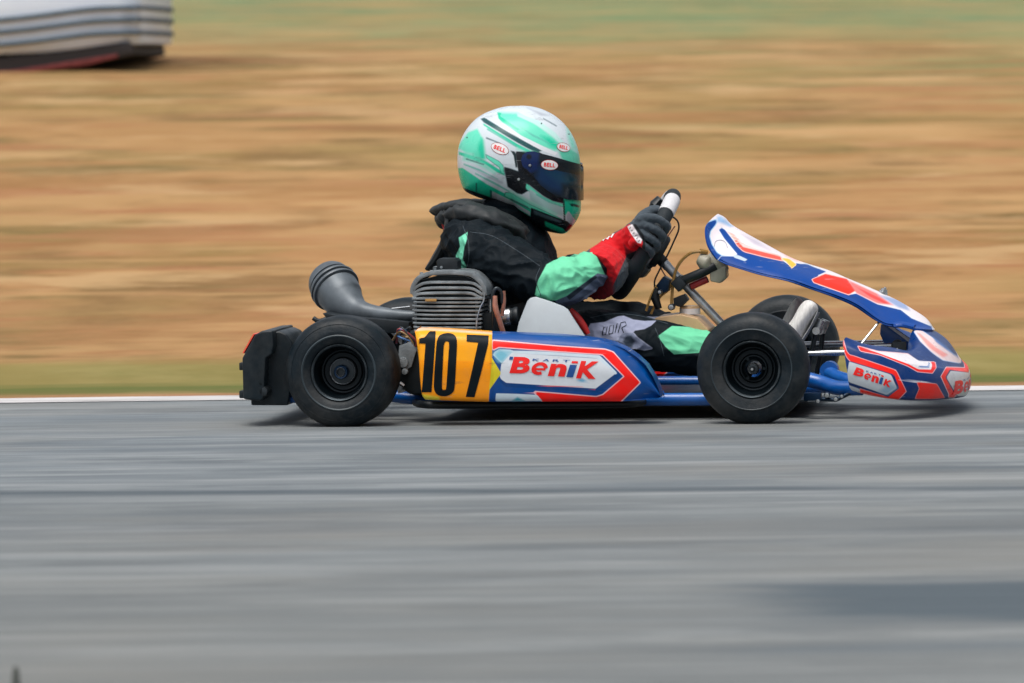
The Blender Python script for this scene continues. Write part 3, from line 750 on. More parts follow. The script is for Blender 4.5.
NOSE_L = [
    dict(polys=[c7((132, 225), (150, 290), (166, 312), (190, 318), (432, 400), (490, 520), (446, 566), (225, 562), (228, 506), (372, 548), (400, 540), (444, 508), (404, 424), (176, 352), (150, 322), (132, 270))], c=RED, edge=(col(236, 178, 182), .6)),
    dict(polys=[c7((168, 346), (408, 420), (422, 424), (452, 502), (388, 552), (158, 480), (140, 472), (152, 430))], c=col(6, 48, 104)),
    dict(polys=[c7((166, 350), (404, 424), (438, 500), (380, 540), (160, 466), (152, 432))], c=col(200, 208, 214)),
    dict(polys=[c7((330, 520), (400, 470), (440, 500), (384, 538))], c=col(150, 176, 196), soft=2),
    dict(polys=[c7((142, 476), (225, 506), (228, 530), (150, 515))], c=col(196, 204, 214)),
    dict(polys=[c7((215, 262), (330, 292), (500, 306), (560, 352), (656, 352), (660, 385), (640, 416), (556, 408), (500, 376), (340, 312), (230, 290))], c=RED, edge=(col(240, 200, 204), .5)),
    dict(polys=[c7((215, 262), (330, 292), (500, 306), (562, 346), (632, 350), (638, 370), (632, 396), (560, 394), (502, 364), (340, 304))], c=col(232, 228, 232)),
    dict(polys=[c7((560, 384), (622, 386), (628, 352), (618, 352), (612, 376), (560, 374))], c=col(110, 140, 190), soft=.4),
    dict(polys=[c7((440, 446), (560, 458), (664, 474), (660, 480), (540, 470), (450, 456))], c=col(214, 216, 226), soft=.4),
    dict(polys=[c7((552, 468), (664, 478), (708, 556), (640, 562), (542, 562), (548, 545), (566, 505))], c=RED, edge=(col(240, 160, 156), .4)),
    dict(polys=[c9((240, 300), (300, 196), (560, 204), (575, 225), (575, 500), (400, 520), (390, 540), (330, 540), (330, 500))], c=RED, edge=(col(240, 200, 204), .6)),
    dict(polys=[c9((288, 310), (340, 224), (590, 262), (590, 520), (430, 530), (400, 510))], c=col(6, 48, 104)),
    dict(polys=[c9((300, 312), (350, 236), (590, 262), (590, 520), (440, 525), (410, 500))], c=col(212, 214, 218)),
    dict(polys=[c9((400, 400), (430, 500), (560, 500), (560, 460), (470, 470))], c=col(190, 196, 170), soft=3),
    dict(polys=[c7((536, 180), (558, 160), (640, 215), (720, 280), (822, 352), (790, 358), (700, 342), (640, 300), (572, 235))], c=col(238, 214, 214), edge=(col(150, 180, 220), .6)),
    dict(polys=[c7((548, 185), (570, 190), (660, 270), (740, 318), (700, 326), (620, 270))], c=col(246, 158, 150), soft=.8),
    dict(polys=[c7((640, 205), (700, 250), (800, 340), (730, 290), (660, 240))], c=col(70, 110, 170), soft=1.0),
]
me.materials.append(livery(me, 'nose_livery', col(0, 50, 112), NOSE_L, rough=.3, coat=.12, grime=.28, gscale=22))
nose = link('nose_cone', me, [], kart, 50)
D = Decal()
for ch, q, mi in (('B', ((188, 424), (240, 440), (208, 382)), 0), ('e', ((246, 446), (284, 458), (258, 412)), 0), ('n', ((290, 462), (328, 474), (300, 426)), 0), ('K', ((358, 484), (398, 498), (372, 448)), 0)):
    D.letters(ch, *c7(*q), mi=mi, bold=.05)
D.poly(c7((334, 474), (350, 480), (360, 444), (345, 439)), mi=1); D.poly(c7((346, 434), (361, 439), (363, 431), (349, 426)), mi=0)
D.word('KART', *c7((262, 408), (345, 432), (264, 400)), mi=1, bold=.02, gap=.45)
D.build('lettering', [M['decal_red'], M['decal_blue']], nose, nose, maxe=.006)
def front_plane(p):     # artwork on the front of the nose: metres across (y) and up (z)
    return Vector((2.0, p[0], p[1]))
D = Decal(); x0 = -.245; zt, zb = L(965, 378, -.1).z, L(965, 391.5, -.1).z
for ch, w0, w1, hh in (('B', 0, .085, 1), ('e', .095, .165, .78), ('n', .178, .245, .78), ('K', .30, .385, 1)):
    D.letters(ch, (x0 + w0, zb), (x0 + w1, zb), (x0 + w0 + .006, zb + (zt - zb) * hh), bold=.05)
D.poly([(x0 + .258, zb), (x0 + .284, zb), (x0 + .287, zb + (zt - zb) * .74), (x0 + .261, zb + (zt - zb) * .74)], mi=1)
D.poly([(x0 + .261, zb + (zt - zb) * .82), (x0 + .288, zb + (zt - zb) * .82), (x0 + .289, zt), (x0 + .262, zt)], mi=0)
D.word('KART', (x0 + .09, zb + (zt - zb) * .86), (x0 + .25, zb + (zt - zb) * .86), (x0 + .091, zt), mi=1, bold=.02, gap=.45)
D.build('lettering', [M['decal_red'], M['decal_blue']], nose, nose, front=front_plane, maxe=.006)
# far inner wing of the nose, seen through the gap below the fairing
f = MB(); w = XZ([(881, 324), (893, 326), (910, 340), (912, 354), (884, 343), (880, 334)], .10); f.plate(w, .095, .108)
w = XZ([(886, 326), (892, 325.5), (911, 338.5), (909, 343)], .094); f.plate(w, .0905, .094, 1); f.build('nose_inner_wing', [M['blue_tube'], M['decal_white']], kart, bevel=.002)

# ---------------- steering
f = MB(); cA, cB = L(650, 248, 0), L(748, 352, 0)
f.tube([cA, cB], .0105, 18); f.tube([L(648, 246, 0), L(664, 263, 0)], .0135, 16, mi=1); f.tube([L(664, 263, 0), L(668, 267, 0)], .0115, 16, mi=0)
f.build('steering_column', [M['column'], M['black']], kart)
WC = L(646, 243.5, 0); ax_a = (L(675, 194, 0) - L(619, 291, 0)).normalized(); Yv = Vector((0, 1, 0)); RS = .131
tw_ = math.radians(7); lat = (Yv * math.cos(tw_) - Vector((.9, 0, -.3)).normalized() * math.sin(tw_)).normalized()
ax_a = (ax_a - lat * ax_a.dot(lat)).normalized(); nrm_w = ax_a.cross(lat).normalized()
if nrm_w.x > 0: nrm_w = -nrm_w
def rimpt(ang, r=RS): return WC + ax_a * (r * math.cos(ang)) + lat * (1.18 * r * math.sin(ang))
f = MB(); n = 64
f.tube([rimpt(2 * PI * k / n) for k in range(n)], [.0185 + .003 * (math.cos(2 * PI * k / n) < -.3) for k in range(n)], 18, closed=True)
sw = f.build('steering_wheel', M['grip'], kart)
for a0 in (-.80, .36):
    f = MB(); f.tube([rimpt(a) for a in np.linspace(a0, a0 + .44, 12)], .0198, 18); f.build('grip_tape', M['tape'], sw)
f = MB()
hubc = WC - nrm_w * .035
for a in (PI / 2, -PI / 2, PI, .5, -.5):
    f.tube([rimpt(a, RS - .01), rimpt(a, .06) - nrm_w * .02, hubc + (rimpt(a, .02) - WC)], [.007, .006, .008], 10, lat=[.012, .010, .012])
f.lathe([(.0001, -.012), (.038, -.012), (.042, -.006), (.042, .006), (.0001, .012)], hubc, axis=nrm_w, seg=24)
f.build('wheel_hub', M['black'], sw)
f = MB(); gp = L(655, 207, .02)
f.tube([L(652, 213, .06), L(656, 205, .06), L(661, 199, .06)], [.012, .016, .012], 12, lat=[.02, .03, .02]); f.build('lap_timer', M['black'], sw)
f = MB(); f.plate(XZ([(632, 272), (646, 262), (651, 270), (645, 277), (637, 277)], .03), -.03, .05); f.tube([L(644, 268, .0), L(656, 258, .0)], .012, 12); f.build('hub_spacer', M['black'], sw, bevel=.006)
# column bracket, master cylinder, reservoir
f = MB()
f.tube([L(682, 281, -.03), L(699, 274, -.03), L(716, 265.5, -.03)], .0115, 14, mi=0)
f.tube([L(690, 287, -.02), L(708, 279, -.02)], .0085, 14, mi=1)
f.plate(XZ([(671, 283), (680, 275), (687, 284), (679, 292)], -.03), -.045, .03, 2)
f.plate(XZ([(674, 298), (684, 294), (688, 300), (681, 307), (674, 305)], -.02), -.035, .03, 0)
f.plate(XZ([(657, 285), (664, 276), (671, 280), (669, 291), (661, 294)], -.02), -.04, .02, 3)
f.lathe([(.0001, -.015), (.008, -.015), (.008, .02)], L(671.6, 307, -.04), seg=14, mi=4)
f.lathe([(.0001, -.012), (.006, -.012), (.006, .02)], L(660, 292, -.05), seg=14, mi=4)
f.tube([L(657, 288, -.03), L(655, 298, -.03), L(659, 309, -.03)], [.006, .011, .008], 10, mi=0)
f.build('column_bracket', [M['black'], M['red_plastic'], M['dark_steel'], M['hub_blue'], M['steel']], kart, bevel=.0025)
f = MB()
f.tube([L(698, 258, -.02), L(706, 262, -.02), L(709, 268, -.02)], [.012, .022, .016], 16, lat=[.015, .025, .02])
f.tube([L(708, 255, -.01), L(717, 264, -.01), L(725, 273, -.01)], [.014, .024, .014], 16, lat=[.02, .03, .02])
f.plate(XZ([(710, 268), (727, 266), (727.5, 277), (721, 283), (711, 281)], -.01), -.035, .03)
f.build('brake_reservoir', M['reservoir'], kart, bevel=.005, bseg=3)
def cable(name, pts, r, m): 
    k = MB(); k.tube([L(*p) for p in pts], r, 8, smooth=8); return k.build(name, m, kart)
cable('clutch_cable', [(666, 214, -.02), (673, 217, -.03), (678, 222, -.03), (678.5, 230, -.03), (674, 241, -.03), (667, 256, -.03), (659, 271, -.03), (654.5, 282, -.03), (656, 294, -.03)], .0021, M['black'])
cable('brake_cable', [(675, 226, 0), (668, 236, 0), (662, 246, 0), (659, 256, 0), (661, 268, 0), (668, 280, 0)], .0017, M['hose_brown'])
cable('brake_hose', [(703, 251.4, -.03), (697, 251.6, -.03), (690, 253.5, -.03), (682, 260, -.03), (676, 270, -.03), (673, 284, -.03), (671.5, 304, -.03)], .0036, M['hose_amber'])
cable('brake_hose', [(672, 282, -.02), (668, 290, -.02), (661, 296, -.02), (656, 303, -.02), (651, 314, -.02)], .0030, M['hose_amber'])
cable('brake_hose', [(657, 285, -.03), (652, 294, -.03), (649, 302, -.03), (646, 311, -.03)], .0028, M['hose_amber'])
f = MB(); f.tube([L(700, 251, -.03), L(707, 252.5, -.02)], .006, 10); f.build('hose_fitting', M['hose_amber'], kart)
# fuel tank
f = MB()
f.plate(XZ([(652, 321), (660, 316), (683, 313), (700, 317), (711, 328), (714, 345), (712, 370), (650, 370)], -.02), -.095, .085)
f.lathe([(.0001, .02), (.022, .02), (.025, .016), (.025, 0)], L(690, 314, .0), axis=(0, 0, 1), seg=20, mi=1)
f.build('fuel_tank', [M['tank'], M['decal_white']], kart, bevel=.018, bseg=4)
# pedals
for Yp in (-.12, .10):
    f = MB(); s_ = 1 if Yp > 0 else 0
    f.tube([L(806 + 10 * s_, 378, Yp), L(812 + 9 * s_, 350, Yp), L(817 + 6 * s_, 328, Yp)], .006, 10, mi=1)
    f.tube([L(816 + 4 * s_, 331, Yp - .04), L(816 + 4 * s_, 331, Yp + .04)], .009, 12)
    f.tube([L(817 + 4 * s_, 332, Yp - .025), L(822 + 4 * s_, 320, Yp - .025)], .0105, 12)
    f.build('pedal', [M['steel'], M['dark_steel']], kart)

# =================================================================== DRIVER
def body_tubes():
    q = MB()
    def limb(rows, seg=20, sm=4):
        q.tube([L(a, b, c) for a, b, c, d, e in rows], [r[3] for r in rows], seg, lat=[r[4] for r in rows], smooth=sm)
    limb([(492, 372, 0, .06, .10), (490, 358, 0, .095, .135), (482, 330, 0, .105, .14), (482, 295, 0, .108, .150), (486, 262, 0, .108, .165), (492, 238, 0, .092, .15), (503, 218, 0, .062, .085), (511, 203, 0, .052, .058), (517, 188, 0, .055, .055)])
    limb([(516, 195, 0, .05, .055), (520, 172, 0, .080, .07), (520, 148, 0, .085, .07), (520, 128, 0, .05, .045)])
    limb([(512, 232, 0, .05, .08), (528, 246, 0, .055, .12), (535, 268, 0, .052, .12), (528, 292, 0, .05, .10)])
    for s in (-1, 1):
        dx, dy = (0, 0) if s < 0 else (0, 2)
        limb([(466, 240, .08 * s, .06, .06), (470, 240, .14 * s, .064, .055), (486, 249, .195 * s, .070, .058), (514, 266, .24 * s, .068, .060), (540, 281, .265 * s, .061, .058), (556, 284, .268 * s, .058, .056), (575, 278, .24 * s, .055, .052), (594, 268 + dy, .185 * s, .045, .040), (604, 263 + dy, .150 * s, .034, .032), (614, 256 + dy, .122 * s, .028, .026), (626, 247 + dy, .115 * s, .022, .022)])
    limb([(505, 356, -.10, .085, .08), (545, 348, -.12, .08, .075), (590, 340, -.14, .070, .07), (622, 338.5, -.155, .0655, .066), (650, 344, -.16, .0590, .060), (680, 350, -.16, .0575, .055), (712, 355, -.155, .053, .050), (742, 359, -.145, .045, .044), (764, 357, -.14, .038, .038)])
    limb([(520, 350, .10, .08, .08), (560, 338, .12, .075, .07), (600, 328, .14, .066, .066), (634, 325, .15, .0555, .06), (655, 331, .15, .053, .055), (690, 341, .15, .050, .05), (740, 352, .13, .043, .044), (776, 352, .115, .038, .038)])
    return q.mesh('body')
me = evaluated(body_tubes(), [('REMESH', dict(mode='VOXEL', voxel_size=.0055)), ('SMOOTH', dict(factor=.5, iterations=9)), ('SUBSURF', dict(levels=1, render_levels=1))])
# cloth: bunched folds at elbow, shoulder, waist and knee
me.update()
N = len(me.vertices); V = np.empty(N * 3); me.vertices.foreach_get('co', V); V = V.reshape(-1, 3)
NO = np.empty(N * 3); me.vertices.foreach_get('normal', NO) if False else None
nor = [v.normal.copy() for v in me.vertices]
el = L(552, 286, -.26); sh = L(480, 245, -.18); kn = L(645, 340, -.15)
for i, v in enumerate(me.vertices):
    p = v.co; ym = Vector((p.x, -abs(p.y), p.z))
    am = .0042
    am += .0085 * math.exp(-((ym - el).length / .11) ** 2) + .0055 * math.exp(-((ym - sh).length / .15) ** 2) + .002 * math.exp(-((ym - kn).length / .15) ** 2)
    w = Vector((noise.noise(p * 9), noise.noise(p * 9 + Vector((5, 3, 1))), noise.noise(p * 9 + Vector((1, 7, 2))))) * .035
    q = p + w
    dgl = (q.x * .75 + q.z * -.3) if p.x < el.x + .3 else (q.x * .3 + q.z * .8)
    a = noise.noise(Vector((q.x * 13 + q.z * 30, q.y * 16, q.z * 13 - q.x * 16)))
    b2 = noise.noise(Vector((q.x * 34 + q.z * 46, q.y * 38, q.z * 30 - q.x * 30)) + Vector((9, 9, 9)))
    d = am * (1.6 * (.35 - abs(a)) + .55 * (.3 - abs(b2)))
    V[i] += np.array(nor[i]) * d
me.vertices.foreach_set('co', V.reshape(-1)); me.update()
k2 = crop(420, 180, 3.413); k3 = crop(500, 280, 4.655); k8 = crop(425, 185, 5.693); kt = crop(570, 300, 11.38)
AX = [np.array(L(*q)) for q in ((520, 272, -.245), (556, 284, -.268), (575, 278, -.24), (594, 268, -.185), (614, 256, -.122), (630, 245, -.11))]
def arm(V):
    W = V.copy(); W[:, 1] = -np.abs(W[:, 1]); d = np.full(len(W), 9.0)
    for a, b_ in zip(AX[:-1], AX[1:]):
        e = b_ - a; t = np.clip(((W - a) @ e) / (e @ e), 0, 1); d = np.minimum(d, np.linalg.norm(W - a - t[:, None] * e, axis=1))
    return d < .085
leg = lambda V: (np.abs(V[:, 1]) > .05)
SUIT_L = [
    dict(polys=[k2((396, 372), (402, 345), (432, 288), (500, 250), (588, 222), (604, 262), (632, 325), (606, 322), (500, 412), (420, 410), (392, 392))], c=col(112, 208, 164), where=arm, soft=.5),
    dict(polys=[k2((462, 412), (500, 396), (606, 318), (640, 325), (640, 420), (560, 466), (480, 455))], c=col(84, 96, 116), where=arm, soft=.5),
    dict(polys=[k2((520, 440), (560, 400), (600, 372), (610, 390), (570, 425))], c=col(140, 150, 170), where=arm, soft=.6),
    dict(polys=[k2((500, 398), (598, 325), (606, 332), (510, 410))], c=col(40, 50, 60), where=arm, soft=.5),
    dict(polys=[k8((192, 300), (242, 268), (238, 310), (222, 360), (214, 420), (238, 470), (180, 474), (176, 400), (200, 350))], c=col(120, 216, 180), where=lambda V: np.abs(V[:, 1]) > .06, soft=.5),
    dict(polys=[kt((160, 400), (200, 330), (232, 268), (390, 250), (545, 185), (612, 178), (720, 222), (850, 238), (986, 232), (925, 290), (850, 330), (740, 348), (720, 372), (600, 372), (560, 430), (540, 470), (300, 430))], c=col(152, 158, 182), where=leg, soft=.4),
    dict(polys=[kt((540, 470), (580, 395), (640, 372), (720, 378), (760, 425), (860, 500), (930, 550), (850, 565), (740, 545), (660, 560))], c=col(112, 120, 142), where=leg, soft=.5, edge=(col(150, 156, 176), .8)),
    dict(polys=[kt((600, 470), (640, 405), (700, 400), (740, 470), (700, 540), (640, 530))], c=col(52, 62, 76), where=leg, soft=1.2),
    dict(polys=[k3((734, 262), (800, 214), (880, 218), (985, 232), (1100, 240), (1100, 340), (985, 320), (935, 338), (810, 346), (770, 310))], c=col(110, 206, 160), where=leg, soft=.4),
]
me.materials.append(livery(me, 'race_suit', col(6, 18, 25), SUIT_L, rough=.62, coat=0, grime=.015, bmp=.35, bscale=420, sheen=0, spec=.16))
driver = link('person', me, [], None, 60)
driver.location = KLOC; driver.rotation_euler = (0, 0, KYAW)
tag(driver, 'person in black and mint race suit, mint helmet and red gloves, driving the kart', 'person')
D = Decal()
for pts in ([(368, 398), (408, 392), (424, 306), (384, 314), (368, 398)], [(440, 388), (486, 380), (500, 286), (456, 296), (440, 388)], [(512, 376), (540, 268)], [(548, 374), (580, 262), (628, 250), (640, 290), (590, 318)], [(590, 318), (612, 372)]):
    D.stroke(kt(*pts), .75)
D.build('leg_emblem', [M['decal_black']], driver, driver)
D = Decal()
for pts in ([(463, 226), (468, 240), (469, 256), (466, 272)], [(470, 232), (492, 236), (516, 250), (540, 266)], [(540, 268), (536, 280), (541, 296)], [(590, 318), (612, 314), (640, 316), (668, 324)], [(655, 328), (660, 340), (664, 356)]):
    D = Decal(); D.stroke(catmull(pts, 6), .55); D.build('seam', [M['seam']], driver, driver, off=.0006, maxe=.004)
D = Decal(); D.poly(ellipse(487.2, 219.5, 1.1, 1.0)); D.build('shoulder_stud', [M['decal_white']], driver, driver)

# ---------------- helmet
HO = crop(440, 90, 4.269)(( 330, 68), (430, 80), (500, 118), (560, 186), (588, 258), (598, 322), (598, 400), (600, 470), (600, 520), (580, 562), (535, 616), (500, 612), (430, 592), (380, 552), (330, 504), (240, 472), (150, 452), (105, 430), (85, 372), (77, 300), (85, 230), (110, 175), (160, 118), (230, 84))
hc = L(519, 163, 0); HW = .127
ho = [L(x, y, 0) for x, y in HO]
ang = np.array([math.atan2(p.z - hc.z, p.x - hc.x) for p in ho]); rad = np.array([math.hypot(p.z - hc.z, p.x - hc.x) for p in ho])
od = np.argsort(ang); ang, rad = ang[od], rad[od]
# smooth periodic outline
A3 = np.concatenate([ang - 2 * PI, ang, ang + 2 * PI]); R3 = np.concatenate([rad] * 3)
fine = np.linspace(-PI, PI, 721)[:-1]; rf = np.interp(fine, A3, R3)
ker = np.exp(-(np.arange(-12, 13) / 5.0) ** 2); ker /= ker.sum()
rf = np.convolve(np.concatenate([rf[-12:], rf, rf[:12]]), ker, 'valid')
def h_out(a): return float(np.interp((a + PI) % (2 * PI) - PI, np.append(fine, PI), np.append(rf, rf[0])))
def h_half(x, z, grow=0.0):
    dx, dz = x - hc.x, z - hc.z; r = math.hypot(dx, dz); a = math.atan2(dz, dx); t = min(1.0, r / (h_out(a) + grow))
    w = HW * (1 - .10 * max(0, -dz / .15)) + grow
    return w * (1 - t ** 2.35) ** (1 / 2.1)
NA, NRr = 240, 56
f = MB(); rows = []
tt = [math.sin(PI / 2 * i / NRr) for i in range(1, NRr + 1)]
def hp(a, t, s):
    r = h_out(a) * t; x, z = hc.x + r * math.cos(a), hc.z + r * math.sin(a)
    return (x, s * h_half(x, z), z)
As = [2 * PI * k / NA for k in range(NA)]
rows = [[hp(a, .0005, -1) for a in As]] + [[hp(a, t, -1) for a in As] for t in tt[:-1]] + [[hp(a, 1.0, 0) for a in As]] + [[hp(a, t, 1) for a in As] for t in tt[-2::-1]] + [[hp(a, .0005, 1) for a in As]]
f.grid(rows, False, True, 0, True, True)
me = f.mesh('helmet')
h1 = crop(440, 90, 4.269)
MINT, MINTL, DK = col(30, 196, 156), col(104, 220, 188), col(14, 42, 46)
HEL_L = [
    dict(polys=[h1((60, 335), (95, 332), (200, 402), (290, 448), (385, 502), (395, 545), (330, 512), (215, 468), (95, 440), (60, 400))], c=MINT, soft=.6),
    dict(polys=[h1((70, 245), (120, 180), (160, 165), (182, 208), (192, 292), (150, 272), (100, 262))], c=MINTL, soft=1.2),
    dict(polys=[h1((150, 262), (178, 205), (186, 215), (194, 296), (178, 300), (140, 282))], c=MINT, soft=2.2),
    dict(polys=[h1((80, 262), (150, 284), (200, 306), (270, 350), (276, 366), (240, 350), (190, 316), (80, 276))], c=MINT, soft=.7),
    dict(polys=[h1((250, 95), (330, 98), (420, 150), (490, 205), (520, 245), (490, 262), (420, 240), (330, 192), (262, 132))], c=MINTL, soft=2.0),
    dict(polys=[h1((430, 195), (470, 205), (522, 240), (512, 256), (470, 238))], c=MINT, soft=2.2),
    dict(polys=[h1((244, 95), (262, 98), (258, 112), (300, 142), (340, 168), (330, 172), (270, 140), (250, 122))], c=MINT, soft=.7),
    dict(polys=[h1((172, 122), (190, 118), (300, 185), (400, 240), (440, 258), (410, 268), (330, 225), (186, 138))], c=col(34, 82, 84), soft=.6),
    dict(polys=[h1((182, 140), (330, 230), (400, 266), (386, 272), (320, 240), (185, 150))], c=MINT, soft=.6),
    dict(polys=[h1((262, 140), (350, 196), (440, 240), (500, 268), (492, 280), (430, 256), (340, 206), (262, 150))], c=col(226, 230, 234), soft=.5),
    dict(polys=[h1((196, 276), (250, 304), (268, 322), (276, 362), (262, 352), (254, 330), (200, 290))], c=MINTL, soft=.5, edge=(col(50, 120, 112), .5)),
    dict(polys=[h1((300, 258), (318, 262), (326, 275), (332, 330), (324, 338), (314, 280))], c=DK, soft=.5),
    dict(polys=[h1((274, 330), (298, 336), (345, 352), (378, 372), (378, 428), (350, 444), (330, 440), (290, 412))], c=col(18, 22, 28), soft=.5, edge=(col(90, 110, 116), .6)),
    dict(polys=[h1((322, 262), (345, 262), (372, 262), (420, 262), (505, 320), (530, 470), (532, 486), (480, 474), (440, 452), (380, 405), (335, 355))], c=col(16, 22, 30), soft=.5),
    dict(polys=[h1((370, 400), (440, 456), (482, 476), (532, 488), (530, 500), (470, 488), (430, 470), (366, 420))], c=MINTL, soft=.5, edge=(col(40, 120, 108), .4)),
    dict(polys=[h1((380, 420), (440, 462), (520, 500), (526, 540), (480, 520), (385, 470))], c=col(168, 200, 200), soft=.8),
    dict(polys=[h1((280, 438), (300, 440), (385, 490), (520, 552), (516, 562), (380, 505), (276, 452))], c=MINTL, soft=.5, edge=(col(30, 80, 78), .6)),
    dict(polys=[h1((222, 432), (300, 470), (385, 520), (385, 536), (330, 504), (216, 462))], c=col(190, 198, 206), soft=.5, edge=(MINT, .5)),
    dict(polys=[h1((90, 414), (215, 458), (330, 506), (386, 540), (388, 502), (440, 522), (520, 552), (560, 566), (580, 620), (440, 640), (300, 540), (90, 470))], c=col(16, 26, 32), soft=.5),
    dict(polys=[h1((446, 560), (525, 592), (535, 604), (515, 612), (450, 582))], c=MINT, soft=.7),
    dict(polys=[h1((400, 512), (470, 540), (520, 560), (516, 568), (460, 552), (400, 528))], c=col(70, 90, 98), soft=.8),
    dict(polys=[h1((528, 462), (610, 472), (612, 525), (582, 558), (560, 540), (548, 515), (534, 540), (526, 520))], c=MINT, soft=.6),
    dict(polys=[h1((540, 532), (552, 520), (572, 548), (560, 576), (544, 560))], c=col(180, 190, 198), soft=.5),
    dict(polys=[h1((548, 480), (596, 492), (596, 502), (560, 496))], c=DK, soft=.5),
    dict(polys=[h1((524, 470), (532, 470), (536, 560), (528, 566))], c=col(20, 60, 60), soft=.4),
    dict(polys=[h1((505, 262), (560, 252), (592, 270), (606, 330), (560, 318), (520, 296))], c=MINT, soft=1.6, k=.85),
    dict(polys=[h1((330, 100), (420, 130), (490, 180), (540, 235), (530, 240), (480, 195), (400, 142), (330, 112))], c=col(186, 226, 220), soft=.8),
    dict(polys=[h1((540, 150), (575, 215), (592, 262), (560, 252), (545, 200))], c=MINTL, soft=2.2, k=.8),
    dict(polys=[h1((200, 160), (290, 212), (330, 240), (326, 246), (280, 218), (200, 170)), h1((330, 150), (400, 190), (470, 226), (466, 230), (396, 198)), h1((150, 352), (230, 392), (300, 432), (296, 437), (226, 400), (150, 360)), h1((100, 312), (170, 338), (250, 380), (246, 385), (166, 346), (100, 320)), h1((410, 440), (470, 474), (520, 494), (518, 499), (466, 482), (408, 448))], c=col(92, 186, 168), soft=.5, k=.85),
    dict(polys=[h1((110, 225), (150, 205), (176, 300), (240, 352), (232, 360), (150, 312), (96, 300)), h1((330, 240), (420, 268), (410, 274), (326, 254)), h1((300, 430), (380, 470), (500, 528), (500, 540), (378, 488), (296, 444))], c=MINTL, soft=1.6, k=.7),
    dict(polys=[h1((196, 200), (260, 226), (256, 230), (196, 208)), h1((110, 290), (190, 316), (186, 321), (110, 297)), h1((300, 462), (380, 500), (378, 505), (300, 470)), h1((440, 118), (500, 152), (497, 157), (440, 124))], c=col(70, 96, 104), soft=.5, k=.85),
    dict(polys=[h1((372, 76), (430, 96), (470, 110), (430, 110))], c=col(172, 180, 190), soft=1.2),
    dict(polys=[ellipse(*h1((433, 143))[0], .9, .9), ellipse(*h1((115, 203))[0], .9, .9), ellipse(*h1((551, 188))[0], .8, 1.0)], c=col(40, 50, 56), soft=.3),
    dict(polys=[h1((212, 425), (222, 430), (222, 462), (214, 460)), h1((152, 394), (158, 397), (158, 440), (152, 438))], c=col(30, 110, 100), soft=.4),
    dict(polys=[h1((140, 335), (200, 360), (270, 395), (266, 400), (190, 368))], c=col(178, 186, 196), soft=.8),
]
me.materials.append(livery(me, 'helmet_paint', col(206, 216, 222), HEL_L, rough=.24, coat=.2, grime=.11))
helmet = link('helmet', me, [], driver, 70)
# visor: a skin 3 mm outside the shell, both sides joined at the front
def lift(px, py, grow):
    y = 0.0
    for _ in range(4):
        p = L(px, py, -y); y = h_half(p.x, p.z, grow)
    p = L(px, py, -y); return np.array([p.x, -y, p.z])
vt = h1((346, 300), (352, 278), (372, 264), (400, 262), (430, 271), (500, 290), (560, 308), (609, 321)); vb = h1((346, 300), (354, 330), (372, 346), (400, 372), (430, 408), (490, 452), (545, 468), (604, 471))
def yat(e, x): return float(np.interp(x, [p[0] for p in e], [p[1] for p in e]))
nx, ny = 70, 22; rows = []
xs_ = np.linspace(vt[0][0] + .05, 580.2, nx)
for x in xs_:
    a, c = yat(vt, x), yat(vb, x); rows.append([lift(x, a + (c - a) * j / ny, .0035) for j in range(ny + 1)])
# front edge closes on the centre line
edge = []
for j in range(ny + 1):
    t = j / ny; p = L(582.2 - .6 * t, 165.4 + (200.2 - 165.4) * t, 0); edge.append(np.array([p.x, 0, p.z]))
half = rows + [[.5 * (rows[-1][j] + edge[j]) + np.array([.0015, 0, 0]) for j in range(ny + 1)]]
rows = half + [edge] + [[np.array([p[0], -p[1], p[2]]) for p in r] for r in half[::-1]]
f = MB(); f.grid(rows); vm = evaluated(f.mesh('visor'), [('SOLIDIFY', dict(thickness=.003, offset=1))])
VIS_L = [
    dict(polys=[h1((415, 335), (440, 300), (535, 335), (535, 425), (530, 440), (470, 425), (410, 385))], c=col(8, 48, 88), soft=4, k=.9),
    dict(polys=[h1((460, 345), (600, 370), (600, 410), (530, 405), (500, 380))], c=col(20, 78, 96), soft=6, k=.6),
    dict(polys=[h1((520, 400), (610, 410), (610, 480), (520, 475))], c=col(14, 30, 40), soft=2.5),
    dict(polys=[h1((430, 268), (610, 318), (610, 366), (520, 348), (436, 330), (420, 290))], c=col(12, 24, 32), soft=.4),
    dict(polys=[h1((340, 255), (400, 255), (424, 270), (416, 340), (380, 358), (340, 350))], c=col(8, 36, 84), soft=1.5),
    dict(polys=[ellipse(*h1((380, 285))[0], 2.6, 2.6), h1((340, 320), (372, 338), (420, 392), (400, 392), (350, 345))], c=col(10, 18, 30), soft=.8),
]
vm.materials.append(livery(vm, 'visor_tint', col(6, 20, 32), VIS_L, rough=.14, coat=.15, grime=.03, spec=.3))
visor = link('visor', vm, [], helmet, 50)
for s in (-1, 1):
    for (x, y, r) in ((384, 322, 1.7), (336, 382, 1.9)):
        px, py = h1((x, y))[0]; p = lift(px, py, .006); p[1] *= -s if s > 0 else 1
        f = MB(); f.lathe([(.0001, -.0035), (r * S * .7, -.003), (r * S, 0), (r * S, .006)], (p[0], p[1], p[2]) if s < 0 else (p[0], abs(p[1]), p[2]), axis=(0, 1, 0) if s < 0 else (0, -1, 0), seg=14); f.build('visor_screw', M['rivet'], helmet)
